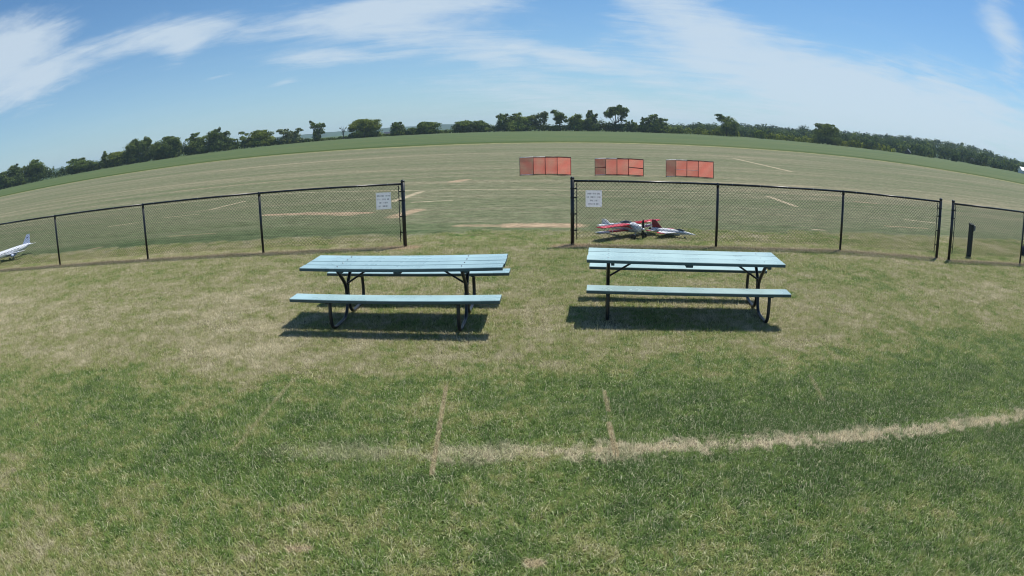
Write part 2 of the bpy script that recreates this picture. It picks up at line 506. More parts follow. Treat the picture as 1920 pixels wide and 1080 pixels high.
def blade_mat():
    m, t, out = new_mat('grass_blade')
    g = t.node('ShaderNodeGroup'); g.node_tree = TURF_LAWN
    rnd = t.node('ShaderNodeAttribute', attribute_name='rnd').outputs['Fac']
    tip = t.node('ShaderNodeAttribute', attribute_name='tip').outputs['Fac']
    c = t.mix(t.range(rnd, 0.80, 0.87), g.outputs['Color'], t.mix(0.55, g.outputs['Color'], (0.62, 0.57, 0.41)))
    gain = t.math('ADD', 1.0, t.math('MULTIPLY', t.math('FRACT', t.math('MULTIPLY', rnd, 7.3)), 0.9))
    c = t.mix(1.0, c, t.comb(gain, gain, gain), 'MULTIPLY')
    c = t.mix(t.math('MULTIPLY', tip, 0.30), c, (0.40, 0.37, 0.20))
    d = t.node('ShaderNodeBsdfPrincipled'); t.put(d.inputs['Base Color'], c)
    d.inputs['Roughness'].default_value = 0.55; d.inputs['Specular IOR Level'].default_value = 0.25
    tr = t.node('ShaderNodeBsdfTranslucent'); t.put(tr.inputs['Color'], c)
    mx = t.node('ShaderNodeMixShader'); mx.inputs[0].default_value = 0.35
    t.l.new(d.outputs[0], mx.inputs[1]); t.l.new(tr.outputs[0], mx.inputs[2])
    t.l.new(mx.outputs[0], out.inputs['Surface'])
    return m


def crop_mat():
    m, t, out = new_mat('crop')
    b = t.node('ShaderNodeBsdfPrincipled')
    pos = t.node('ShaderNodeNewGeometry').outputs['Position']
    x, y, z = t.sep(pos)
    n = t.noise(t.comb(t.math('MULTIPLY', x, 0.03), t.math('MULTIPLY', y, 0.09), 0.0), 1.0, 5.0, 0.6)
    f = t.noise(t.comb(t.math('MULTIPLY', x, 0.5), t.math('MULTIPLY', y, 0.6), 0.0), 1.0, 4.0, 0.7)
    c = t.ramp(t.math('ADD', t.math('MULTIPLY', n, 0.6), t.math('MULTIPLY', f, 0.4)), [(0.3, (0.052, 0.088, 0.026)), (0.5, (0.078, 0.112, 0.034)), (0.7, (0.125, 0.140, 0.050))])
    t.put(b.inputs['Base Color'], c); b.inputs['Roughness'].default_value = 0.85; b.inputs['Specular IOR Level'].default_value = 0.15
    t.l.new(b.outputs[0], out.inputs['Surface'])
    return m


def leaf_mat(name, dark, lite):
    m, t, out = new_mat(name)
    v = t.node('ShaderNodeAttribute', attribute_name='var').outputs['Fac']
    c = t.mix(v, dark, lite)
    d = t.node('ShaderNodeBsdfDiffuse'); t.put(d.inputs['Color'], c)
    tr = t.node('ShaderNodeBsdfTranslucent'); t.put(tr.inputs['Color'], t.mix(1.0, c, (1.25, 1.2, 0.6), 'MULTIPLY'))
    mx = t.node('ShaderNodeMixShader'); mx.inputs[0].default_value = 0.42
    t.l.new(d.outputs[0], mx.inputs[1]); t.l.new(tr.outputs[0], mx.inputs[2])
    t.l.new(mx.outputs[0], out.inputs['Surface'])
    return m


M = {}
M['lawn'] = soil_mat('lawn_ground', TURF_LAWN, 0.55)
M['airfield'] = soil_mat('airfield_ground', TURF, 0.05)
M['blade'] = blade_mat()
M['crop'] = crop_mat()
M['margin'] = pmat('margin_grass', (0.21, 0.205, 0.095), 0.9, 0.1, var=0.3, vscale=0.6)
M['far_hill'] = pmat('far_hill', (0.030, 0.055, 0.026), 0.9, 0.1, var=0.35, vscale=0.012)
M['vinyl'] = pmat('black_vinyl', (0.010, 0.013, 0.016), 0.34, 0.55, var=0.2, vscale=9)
M['wire'] = pmat('black_vinyl_wire', (0.014, 0.018, 0.018), 0.42, 0.5, var=0.15)
M['galv'] = pmat('galvanised_tie', (0.35, 0.36, 0.37), 0.4, 0.5, metal=0.8)
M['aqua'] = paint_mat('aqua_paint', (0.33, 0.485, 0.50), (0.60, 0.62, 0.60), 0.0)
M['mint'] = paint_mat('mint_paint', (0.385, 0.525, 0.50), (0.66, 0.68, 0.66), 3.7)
M['frame'] = pmat('dark_frame_paint', (0.016, 0.020, 0.026), 0.38, 0.5, var=0.25, vscale=14)
M['cleat'] = pmat('dark_cleat_wood', (0.05, 0.075, 0.085), 0.7, 0.3, var=0.25, vscale=20)
def thin_mat(name, col, share, var=0.12):
    m, t, out = new_mat(name)
    nz = t.noise(t.node('ShaderNodeTexCoord').outputs['Object'], 5.0, 4.0)
    c = t.mix(nz, tuple(v * (1 - var) for v in col), tuple(min(1, v * (1 + var)) for v in col))
    d = t.node('ShaderNodeBsdfPrincipled'); t.put(d.inputs['Base Color'], c); d.inputs['Roughness'].default_value = 0.5
    tr = t.node('ShaderNodeBsdfTranslucent'); t.put(tr.inputs['Color'], c)
    mx = t.node('ShaderNodeMixShader'); mx.inputs[0].default_value = share
    t.l.new(d.outputs[0], mx.inputs[1]); t.l.new(tr.outputs[0], mx.inputs[2]); t.l.new(mx.outputs[0], out.inputs['Surface'])
    return m


M['sign'] = thin_mat('sign_white', (0.90, 0.90, 0.93), 0.8, 0.04)
M['ink'] = pmat('sign_ink', (0.10, 0.11, 0.17), 0.6, 0.3)
M['net'] = thin_mat('orange_net', (0.86, 0.29, 0.225), 0.75, 0.12)
M['pipe'] = pmat('dark_red_pipe', (0.10, 0.032, 0.026), 0.45, 0.5)
M['pipe_white'] = pmat('pale_pipe', (0.62, 0.60, 0.60), 0.4, 0.5)
M['red'] = pmat('model_red', (0.58, 0.030, 0.040), 0.28, 0.5, var=0.06)
M['dark_red'] = pmat('model_dark_red', (0.20, 0.012, 0.022), 0.3, 0.5, var=0.06)
M['white'] = pmat('model_white', (0.78, 0.78, 0.79), 0.28, 0.5, var=0.04)
M['pale_grey'] = pmat('model_pale_grey', (0.50, 0.53, 0.56), 0.32, 0.5, var=0.08)
M['silver'] = pmat('model_grey_blue', (0.26, 0.31, 0.36), 0.32, 0.5, var=0.08)
M['black'] = pmat('model_black', (0.012, 0.012, 0.015), 0.45, 0.5)
M['glass'] = pmat('canopy_glass', (0.03, 0.035, 0.045), 0.08, 0.7)
M['navy'] = pmat('navy_fabric', (0.012, 0.017, 0.055), 0.8, 0.2, bump=0.3)
M['liner'] = pmat('airliner_white', (0.72, 0.75, 0.80), 0.25, 0.5, var=0.04)
M['liner_blue'] = pmat('airliner_fin_blue', (0.36, 0.43, 0.60), 0.3, 0.5, var=0.05)
M['post'] = pmat('weathered_dark_timber', (0.030, 0.040, 0.038), 0.75, 0.3, var=0.35, vscale=18, bump=0.4)
M['boxgrey'] = pmat('outlet_grey', (0.22, 0.24, 0.26), 0.45, 0.5)
M['bark'] = pmat('bark', (0.070, 0.058, 0.048), 0.9, 0.1, var=0.35, vscale=3)
M['dead'] = pmat('dead_wood', (0.13, 0.12, 0.115), 0.9, 0.1, var=0.25, vscale=3)
M['barn_white'] = pmat('barn_white', (0.72, 0.72, 0.72), 0.7, 0.3, var=0.06, vscale=0.5)
M['barn_roof'] = pmat('barn_pale_roof', (0.66, 0.67, 0.69), 0.45, 0.4, var=0.05, vscale=0.4)
M['barn_dark'] = pmat('barn_dark_boards', (0.045, 0.045, 0.055), 0.8, 0.2)
M['shed_grey'] = pmat('shed_grey', (0.075, 0.085, 0.11), 0.95, 0.05)
LEAF = [leaf_mat('leaf_dark', (0.036, 0.064, 0.022), (0.215, 0.280, 0.090)),
        leaf_mat('leaf_mid', (0.052, 0.088, 0.026), (0.265, 0.335, 0.092)),
        leaf_mat('leaf_yellow', (0.066, 0.098, 0.022), (0.300, 0.345, 0.075)),
        leaf_mat('leaf_grey', (0.056, 0.080, 0.048), (0.240, 0.280, 0.140)),
        leaf_mat('leaf_wood', (0.022, 0.044, 0.028), (0.120, 0.175, 0.088)),
        leaf_mat('leaf_wood_pale', (0.034, 0.060, 0.032), (0.165, 0.220, 0.100))]

# ------------------------------------------------------------------ ground
GX, GY0, GY1 = 3000.0, -200.0, 3000.0
xs = [-GX, -1200, -500, -200, -100, -50, -25, 0, 25, 50, 100, 200, 500, 1200, GX]
for gname, ys, mat in (('lawn', [GY0, -40, -10, 0, 4, 8, 12], M['lawn']), ('airfield', [12, 16, 24, 40, 70, 120, 200, 330, 600, 1200, 2000, GY1], M['airfield'])):
    mb = MB()
    V = [(x, y, gz(y)) for y in ys for x in xs]
    F = [(j * len(xs) + i, j * len(xs) + i + 1, (j + 1) * len(xs) + i + 1, (j + 1) * len(xs) + i) for j in range(len(ys) - 1) for i in range(len(xs) - 1)]
    mb.add(V, F)
    tag(mb.build(gname, mat), kind='structure')

EDGE = [(-420, 96), (-260, 92), (-150, 88), (-99, 87), (-74, 92), (-47, 95), (-27, 91), (-14, 88.5), (-3, 89.5), (8, 90), (20, 90.5), (32, 89.5), (45, 88), (55, 86), (62, 81), (67, 75), (73, 71), (78, 64), (92, 50), (120, 30), (180, -10)]
mb = MB()
n = len(EDGE)
V = []
for (x, y) in EDGE: V.append((x, y, 0.02))
for (x, y) in EDGE:
    d = Vector((x, y)).normalized(); V.append((x + d.x * 0.6, y + d.y * 0.6, 0.22))
for (x, y) in EDGE:
    d = Vector((x, y)).normalized(); V.append((d.x * 350, d.y * 350, 0.20))
for r in range(2):
    for i in range(n - 1):
        mb.f.append((r * n + i, r * n + i + 1, (r + 1) * n + i + 1, (r + 1) * n + i))
mb.v = V
tag(mb.build('crop_field', M['crop']), kind='structure')
mb = MB()
V = []
rs = random.Random(4)
for (x, y) in EDGE:
    d = Vector((x, y)).normalized(); V.append((x - d.x * (3.4 + rs.random()), y - d.y * (3.4 + rs.random()), 0.006))
for (x, y) in EDGE:
    d = Vector((x, y)).normalized(); V.append((x + d.x * 0.1, y + d.y * 0.1, 0.03))
mb.v = V; mb.f = [(i, i + 1, n + i + 1, n + i) for i in range(n - 1)]
tag(mb.build('grass_margin', M['margin']), kind='structure')

# far ridge of hills on the skyline
ridge = [(-75, 30), (-60, 28), (-45, 22), (-35, 17), (-28, 13), (-21, 16), (-16.8, 18), (-14.5, 16.5), (-11.5, 17), (-8, 19), (-5.9, 22), (-5, 19), (-2, 8), (2, 6), (10, 9), (20, 16), (35, 30), (50, 30), (75, 30)]
mb = MB(); V = []
azs = np.linspace(-75, 75, 301)
rz_ = np.interp(azs, [a for a, _ in ridge], [h for _, h in ridge])
rn = np.random.default_rng(3)
bump_ = np.convolve(rn.normal(0, 1, 320), np.ones(5) / 5, 'same')[:301] * 1.1 + rn.normal(0, 0.5, 301)
rows = [(2250, -2.0, 0), (2330, 0.45, 0.4), (2420, 0.85, 0.7), (2500, 1.0, 1.0), (2580, 0.7, 0.3)]
for (d, k, bk) in rows:
    for a, h, b in zip(azs, rz_, bump_):
        V.append((d * math.sin(R(a)), d * math.cos(R(a)), (h * k if k > 0 else -2) + b * bk))
mb.v = V
for r in range(len(rows) - 1):
    for i in range(300):
        mb.f.append((r * 301 + i, r * 301 + i + 1, (r + 1) * 301 + i + 1, (r + 1) * 301 + i))
tag(mb.build('far_hills', M['far_hill'], smooth=True), kind='structure')


# ------------------------------------------------------------------ leaves, trees
def leaf_mesh(name, P, N, S, var, mat, parent=None):
    """P centres, N normals, S sizes: one small quad per leaf spray"""
    n = len(P)
    rg = np.random.default_rng(n)
    a = rg.normal(size=(n, 3)); u = np.cross(N, a); u /= np.linalg.norm(u, axis=1)[:, None] + 1e-9
    v = np.cross(N, u); v /= np.linalg.norm(v, axis=1)[:, None] + 1e-9
    s = S[:, None]
    asp = rg.uniform(0.5, 1.0, (n, 1))
    Q = np.stack([P - u * s, P + v * s * asp - u * s * 0.15, P + u * s, P - v * s * asp + u * s * 0.15], 1).reshape(-1, 3)
    me = bpy.data.meshes.new(name)
    me.vertices.add(4 * n); me.loops.add(4 * n); me.polygons.add(n)
    me.vertices.foreach_set('co', Q.astype(np.float32).ravel())
    me.loops.foreach_set('vertex_index', np.arange(4 * n, dtype=np.int32))
    me.polygons.foreach_set('loop_start', np.arange(0, 4 * n, 4, dtype=np.int32))
    at = me.attributes.new('var', 'FLOAT', 'POINT')
    at.data.foreach_set('value', np.repeat(var, 4).astype(np.float32))
    me.update(calc_edges=True)
    me.materials.append(mat)
    o = bpy.data.objects.new(name, me); COL.objects.link(o)
    if parent is not None: o.parent = parent
    return o


def clump_leaves(clumps, rg, size, dens=9.0):
    Ps, Ns, Ss, Vs = [], [], [], []
    for (cx, cy, cz, rx, ry, rzz) in clumps:
        k = max(12, int(dens * (rx * ry * rzz) ** (2 / 3) / (size * size)))
        d = rg.normal(size=(k, 3)); d /= np.linalg.norm(d, axis=1)[:, None]
        r = rg.uniform(0, 1, (k, 1)) ** 0.38 * rg.choice([1.0, 1.0, 1.08, 1.22], (k, 1))
        P = d * r * np.array([rx, ry, rzz]) + np.array([cx, cy, cz])
        N = d * 1.8 + rg.normal(size=(k, 3)) * 0.55 + np.array([0, 0, 0.2])
        N /= np.linalg.norm(N, axis=1)[:, None]
        Ps.append(P); Ns.append(N); Ss.append(size * rg.uniform(0.6, 1.35, k))
        Vs.append(np.clip(rg.normal(0.40, 0.22, k) + rg.normal(0, 0.20), 0, 1))
    return np.concatenate(Ps), np.concatenate(Ns), np.concatenate(Ss), np.concatenate(Vs)


SHAPES = {
    # clumps as (across, deep, height, radius across, radius up), all relative to width and height
    'fork': [(-.30, 0, .62, .17, .10), (-.18, .1, .74, .18, .10), (.0, -.1, .85, .20, .10), (.20, .05, .90, .20, .10), (.36, 0, .78, .16, .12), (.34, .1, .62, .13, .10), (.12, .1, .72, .15, .08), (-.36, 0, .70, .10, .06), (.28, 0, .50, .08, .07), (.05, .1, .78, .28, .14), (-.2, 0, .18, .3, .14), (.3, 0, .16, .25, .12)],
    'hook': [(-.34, 0, .95, .16, .05), (-.22, .05, .86, .13, .07), (-.08, 0, .72, .20, .12), (.18, .1, .70, .24, .16), (.30, 0, .52, .20, .18), (.05, 0, .45, .28, .20), (-.10, -.1, .28, .25, .18), (.24, 0, .25, .22, .18), (-.36, 0, .80, .07, .03)],
    'pine': [(-.18, 0, .93, .22, .07), (-.05, 0, .80, .30, .10), (.08, .1, .66, .32, .10), (-.10, 0, .55, .28, .08), (.36, 0, .52, .16, .08), (-.02, 0, .42, .2, .06), (0, 0, .72, .28, .18), (-.25, 0, .16, .3, .14)],
    'lean': [(-.36, 0, .62, .16, .14), (-.10, .1, .72, .20, .14), (.14, 0, .84, .22, .12), (.36, 0, .70, .14, .16), (.30, .1, .50, .12, .10), (.40, 0, .86, .08, .07), (.05, 0, .55, .14, .10), (-.25, 0, .40, .22, .2)],
    'dance': [(-.30, 0, .88, .16, .09), (-.18, 0, .72, .20, .12), (.02, .1, .52, .24, .18), (.12, 0, .78, .20, .10), (.34, 0, .70, .15, .12), (.28, 0, .46, .18, .12), (.0, 0, .28, .26, .18), (-.36, 0, .98, .07, .05)],
    'spiky': [(-.28, 0, .74, .20, .10), (-.10, .1, .90, .18, .08), (.04, 0, .98, .07, .05), (.12, 0, .68, .22, .12), (.38, 0, .74, .14, .09), (.30, 0, .52, .18, .12), (-.30, 0, .50, .22, .15), (.0, 0, .42, .34, .2), (-.20, 0, .22, .36, .22), (.22, 0, .22, .36, .22), (0, .1, .55, .30, .2)],
    'fan': [(-.40, 0, .86, .13, .07), (-.26, .1, .74, .18, .09), (-.08, 0, .60, .22, .13), (.10, 0, .55, .20, .14), (.26, 0, .72, .10, .10), (.36, 0, .88, .09, .06), (.44, 0, .80, .08, .05), (.0, 0, .34, .34, .18), (.14, 0, .16, .36, .14), (-.16, .1, .90, .10, .05)],
    'umbrella': [(-.32, 0, .70, .20, .14), (-.14, .15, .86, .22, .12), (.10, -.1, .90, .22, .11), (.30, .1, .78, .20, .14), (.38, 0, .56, .16, .14), (-.36, 0, .50, .14, .10), (.10, .1, .66, .26, .12), (.18, 0, .30, .32, .22), (-.12, .1, .55, .20, .12), (0, 0, .62, .36, .22), (-.22, 0, .26, .2, .16)],
    'cone': [(0, 0, .90, .16, .10), (.03, 0, .74, .28, .12), (-.03, 0, .56, .38, .14), (.02, 0, .36, .45, .16), (0, 0, .18, .48, .15)],
    'broadbase': [(-.22, 0, .84, .22, .12), (.10, .1, .86, .22, .11), (-.10, -.1, .68, .34, .16), (.24, 0, .60, .26, .18), (-.30, .1, .48, .22, .16), (.0, 0, .36, .46, .2), (.28, 0, .24, .26, .2), (-.22, 0, .2, .30, .18), (.26, .1, .92, .06, .05)],
    'sparse': [(-.2, 0, .85, .25, .08), (.25, 0, .75, .22, .07), (-.1, 0, .55, .3, .1), (.1, 0, .3, .4, .18)],
}


def round_shape(rg):
    out = [(0, 0, .50, .38, .34), (0, 0, .22, .42, .20)]
    for k in range(9):
        a = rg.uniform(0, 2 * math.pi); q = rg.uniform(.15, .32)
        out.append((math.cos(a) * q, math.sin(a) * q, rg.uniform(.40, .86), rg.uniform(.16, .25), rg.uniform(.11, .17)))
    out.append((rg.uniform(-.12, .12), 0, .90, .18, .10))
    return out


def make_tree(name, x, y, h, w, kind, leaf, label, cat='tree', group='trees along the far field edge'):
    rg = np.random.default_rng(abs(int(x * 13 + y * 7)) + 11)
    root = empty(name, (x, y, 0.15))
    tag(root, label, cat, group)
    face = -math.atan2(x, y)            # the crown's broad side as the open field sees it
    root.rotation_euler = (0, 0, face)
    if kind == 'dead':
        t = MB()
        t.tube([(0, 0, -0.3), (.1, 0, h * .35), (-.15, 0, h * .6), (-.3, .1, h * .8)], [.32, .26, .18, .07], 6)
        for (a, b, c) in ((.35, .5, 1.0), (.45, -.5, .95), (.55, .28, .78), (.6, -.3, 1.02), (.3, -.42, .62), (.4, .1, .98)):
            t.tube([(0, 0, h * a), (b * w * .45, rg.uniform(-.4, .4), h * (a + c) / 2), (b * w, rg.uniform(-.6, .6), h * c)], [.15, .10, .04], 5)
        t.build('trunk', M['dead'], root)
        sh = [(rg.uniform(-.5, .5), 0, rg.uniform(.55, .95), .10, .03) for _ in range(5)]
        cl = [(c[0] * w, 0, c[2] * h, c[3] * w, c[3] * w, c[4] * h) for c in sh]
        P, N, S, Vv = clump_leaves(cl, rg, 0.22, 1.4)
        leaf_mesh('crown', P, N, S, Vv, LEAF[3], root)
        return root
    sh = SHAPES[kind] if kind in SHAPES else round_shape(rg)
    w *= 1.2
    cl = [(c[0] * w + rg.normal(0, .02) * w, (c[1] + rg.normal(0, .12)) * w, c[2] * h, c[3] * w * 1.12, c[3] * w * rg.uniform(.9, 1.2), c[4] * h * 1.12) for c in sh]
    sub = []
    for c in cl:
        for _ in range(3):
            d3 = rg.normal(size=3); d3 /= np.linalg.norm(d3); k3 = rg.uniform(.45, .7)
            sub.append((c[0] + d3[0] * c[3] * .85, c[1] + d3[1] * c[4] * .85, max(c[5] * k3, c[2] + d3[2] * c[5] * .85), c[3] * k3, c[4] * k3, c[5] * k3))
    t = MB()
    fork = h * (.30 if kind not in ('pine', 'cone') else .85)
    top = (0, 0, fork)
    t.tube([(0, 0, -0.4), (w * .02, 0, h * .12), top], [max(.16, h * .028), max(.13, h * .022), max(.10, h * .017)], 6)
    for c in cl:
        if c[2] > fork * .9:
            t.tube([top, ((c[0]) * .55, c[1] * .5, fork + (c[2] - fork) * .45), (c[0], c[1], c[2])], [max(.08, h * .014), max(.06, h * .010), .04], 5)
    if kind == 'fork':
        t.tube([(w * .02, .1, 0), (w * .16, .1, h * .3), (w * .12, .1, h * .5), (w * .26, .1, h * .72)], [.26, .22, .18, .1], 6)
        t.tube([(w * .30, .0, -.3), (w * .24, .0, h * .35), (w * .32, .0, h * .62)], [.24, .2, .12], 6)
    t.build('trunk', M['bark'], root)
    size = 0.30 if h < 5 else 0.36
    P, N, S, Vv = clump_leaves(cl + sub, rg, size, 6.5)
    leaf_mesh('crown', P, N, S, Vv, LEAF[leaf], root)
    return root


TREES = [
    ('broadleaf_tree', -252.0, 219.7, 8.8, 10.2, 'round', 0, 'dark leafy tree cut off by the left picture edge'),
    ('broadleaf_tree', -244.6, 224.5, 11.0, 10.0, 'spiky', 0, 'leafy tree with ragged top, second from the left picture edge'),
    ('broadleaf_tree', -234.7, 230.7, 11.2, 11.7, 'round', 0, 'big round-crowned tree near the left picture edge, third along the hedge'),
    ('broadleaf_tree', -211.3, 244.0, 7.6, 10.3, 'broadbase', 0, 'rounded dark tree standing alone above low scrub on the far left'),
    ('broadleaf_tree', -203.6, 248.0, 4.9, 6.1, 'round', 0, 'small dark tree just right of the lone rounded tree on the far left'),
    ('conifer_tree', -197.3, 251.0, 8.7, 4.2, 'cone', 0, 'narrow spiky dark tree on the far left beside a rounded lighter one'),
    ('broadleaf_tree', -190.9, 254.1, 7.3, 10.2, 'round', 2, 'rounded lighter green tree on the far left beside a narrow spiky one'),
    ('broadleaf_tree', -182.5, 257.9, 11.8, 11.2, 'round', 0, 'tall full-crowned tree that begins the dense left stretch of trees'),
    ('broadleaf_tree', -176.1, 260.6, 11.9, 6.4, 'round', 0, 'tall slim tree pressed against the first tall tree of the dense left stretch'),
    ('broadleaf_tree', -170.6, 262.9, 8.7, 5.8, 'round', 1, 'shorter green tree squeezed between two tall ones in the dense left stretch'),
    ('broadleaf_tree', -163.2, 265.8, 10.5, 13.7, 'round', 0, 'widest dark tree of the dense left stretch, flat-topped'),
    ('broadleaf_tree', -149.6, 270.8, 10.5, 9.0, 'spiky', 1, 'mid green tree with twin tips left of the spiky tall one'),
    ('broadleaf_tree', -138.7, 274.5, 11.4, 9.4, 'spiky', 0, 'spiky dark tree with two raised arms, tallest left of the centre-left gap'),
    ('broadleaf_tree', -132.5, 276.4, 6.5, 4.9, 'sparse', 1, 'small thin tree in the dip right of the spiky two-armed tree'),
    ('broadleaf_tree', -126.2, 278.3, 9.1, 4.1, 'sparse', 0, 'spindly narrow tree left of the yellow-green clump'),
    ('broadleaf_tree', -118.5, 280.4, 8.3, 10.2, 'broadbase', 2, 'wide tree with yellow-green lower boughs, right of the spindly one'),
    ('broadleaf_tree', -103.4, 284.2, 7.8, 10.0, 'fan', 3, 'pale airy tree with branches fanned out like antlers'),
    ('broadleaf_tree', -90.7, 286.9, 10.0, 6.5, 'dance', 0, 'slim dark tree with two raised lobes, alone between low hedge stretches'),
    ('dead_tree', -78.0, 289.3, 6.3, 3.3, 'dead', 3, 'bare grey dead tree left of the big round airy tree'),
    ('bush', -73.4, 290.1, 2.6, 4.6, 'round', 0, 'round dark bush at the foot of the big airy tree'),
    ('broadleaf_tree', -68.1, 290.9, 8.9, 12.2, 'umbrella', 2, 'large round airy tree with sky showing under its crown'),
    ('broadleaf_tree', -52.4, 293.0, 6.6, 5.5, 'broadbase', 0, 'small upright dark tree between the large airy tree and the wide domed one'),
    ('bush', -45.6, 293.7, 3.4, 5.0, 'round', 0, 'low dark bush left of the wide domed tree'),
    ('broadleaf_tree', -37.4, 294.5, 5.8, 11.0, 'round', 1, 'wide low domed tree left of a dark pair'),
    ('broadleaf_tree', -20.9, 295.5, 5.7, 8.5, 'round', 0, 'left tree of a dark rounded pair left of centre'),
    ('broadleaf_tree', -13.0, 295.8, 5.5, 7.5, 'round', 0, 'right tree of a dark rounded pair left of centre'),
    ('broadleaf_tree', -2.5, 296.0, 8.8, 5.0, 'broadbase', 0, 'upright tree that begins the tall central clump on its left'),
    ('broadleaf_tree', 4.9, 296.0, 8.7, 8.9, 'spiky', 1, 'broad two-topped tree in the middle of the tall central clump'),
    ('broadleaf_tree', 13.6, 295.8, 9.4, 8.0, 'lean', 3, 'airy tree leaning right at the right end of the central clump'),
    ('pine_tree', 23.3, 295.4, 10.1, 6.5, 'pine', 0, 'layered tree with bare trunk standing in the gap right of the central clump'),
    ('broadleaf_tree', 31.8, 294.9, 8.4, 6.5, 'round', 1, 'rounded green tree just right of the layered bare-trunked tree'),
    ('broadleaf_tree', 38.3, 294.4, 10.0, 5.0, 'spiky', 0, 'narrow dark tree left of the tallest forked tree'),
    ('broadleaf_tree', 49.5, 293.3, 12.7, 9.3, 'fork', 0, 'tallest tree on the skyline, forked bare trunks under a wide crown'),
    ('broadleaf_tree', 54.8, 292.7, 6.2, 2.8, 'sparse', 1, 'wispy small tree at the right foot of the tallest tree'),
    ('conifer_tree', 57.6, 292.4, 5.8, 2.0, 'cone', 0, 'thin pointed dark conifer left of the yellow-green bush'),
    ('bush', 59.1, 292.2, 4.5, 2.3, 'round', 2, 'yellow-green bush between two pointed dark trees'),
    ('conifer_tree', 62.4, 291.7, 7.2, 3.3, 'cone', 0, 'pointed dark conifer right of the yellow-green bush'),
    ('broadleaf_tree', 68.2, 290.9, 8.7, 9.2, 'spiky', 0, 'ragged dark tree with domed right side, last before the low scrub'),
    ('broadleaf_tree', 102.4, 284.4, 10.7, 10.0, 'hook', 0, 'windswept tree with hooked top standing alone above right-hand scrub'),
    ('bush', 118.8, 280.3, 4.1, 4.6, 'round', 1, 'round green bush on the field edge right of the hooked tree'),
    ('broadleaf_tree', 152.2, 269.9, 10.3, 10.7, 'broadbase', 0, 'dark broad-based tree in front of the wooded hillside'),
]
for tr in TREES:
    make_tree(tr[0], *tr[1:7], tr[7], 'bush' if tr[0] == 'bush' else 'tree')

# hedge of undergrowth that joins the trees
HEDGE = [(-62, 1.0), (-49.3, 0.72), (-44.4, 0.52), (-41.9, 0.3), (-39.4, 0.22), (-32.6, 0.3), (-30.5, 0.5), (-26.3, 0.23), (-24.8, 0.2), (-22.2, 0.08), (-20.2, -0.05), (-17.2, -0.12), (-14.8, -0.22), (-12.3, -0.15), (-10.9, -0.27), (-8.4, -0.15), (-6, -0.15), (-5.1, -0.1), (-2.6, -0.05), (-0.7, 0.25), (3.1, 0.28), (4.1, 0.05), (5.5, 0.28), (8.4, 0.5), (10.4, 0.3), (11.8, 0.3), (13.8, 0.25), (16, 0.1)]
rg = np.random.default_rng(21)
cl = []
for a in np.arange(-60, 15.5, 0.22):
    d = 298 + (abs(a) / 50) ** 2 * 40 + rg.normal(0, 2.0)
    e = np.interp(a, [q[0] for q in HEDGE], [q[1] for q in HEDGE])
    ht = max(1.2, CAM_H + d * math.tan(R(e))) * rg.uniform(0.7, 1.2) * (1.35 if -42 < a < -20 else 1.1)
    x, y = d * math.sin(R(a)), d * math.cos(R(a))
    cl.append((x, y, ht * 0.52, rg.uniform(1.0, 1.9), rg.uniform(1.0, 1.8), ht * 0.5))
P, N, S, Vv = clump_leaves(cl, rg, 0.34, 6.0)
Vv = Vv * 0.8
tag(leaf_mesh('hedgerow', P, N, S, Vv, LEAF[0]), 'dark unbroken hedge undergrowth joining the trees along the far field edge', 'hedge', kind='stuff')

# bright scrub on the field edge, right of the hooked tree
cl = []
for a in np.concatenate([np.arange(14.2, 21.0, 0.33), np.arange(23.4, 28.6, 0.30), np.arange(30.6, 33.5, 0.33), np.arange(33.5, 36.5, 0.5)]):
    d = 300 + (abs(a) / 50) ** 2 * 40 + rg.normal(0, 2)
    ht = rg.uniform(2.2, 3.9)
    cl.append((d * math.sin(R(a)), d * math.cos(R(a)), ht * .5, rg.uniform(1.0, 1.8), rg.uniform(1, 1.7), ht * .5))
P, N, S, Vv = clump_leaves(cl, rg, 0.32, 6.0)
tag(leaf_mesh('scrub', P, N, S, np.clip(Vv * 1.1, 0, 1), LEAF[2]), 'low bright green scrub along the field edge below the right-hand woods', 'scrub', kind='stuff')

# wooded hillside on the right
WOOD = [(12, 0.15), (14, 0.41), (16.7, 0.56), (17.7, 0.72), (21.7, 0.80), (22.7, 0.90), (25.8, 0.88), (26.8, 0.92), (27.8, 0.96), (31.5, 0.97), (32.0, 1.12), (33.6, 1.05), (36.3, 1.2), (39, 1.34), (42.3, 1.34), (44, 1.28), (46.3, 1.09), (48.6, 0.76), (49.7, 0.70), (56, 0.7), (66, 0.9)]


def wood_top(a, d):
    """height of the tree tops at azimuth a, distance d"""
    e1 = np.interp(a, [q[0] for q in WOOD], [q[1] for q in WOOD])
    k = min(1.0, max(0.0, (d - 322) / 330))
    e0 = min(e1, np.interp(a, [12, 20, 30, 38, 50, 66], [0.35, 0.45, 0.75, 0.85, 0.42, 0.5]))
    e = e0 + (e1 - e0) * k ** 0.8
    return CAM_H + d * math.tan(R(e))


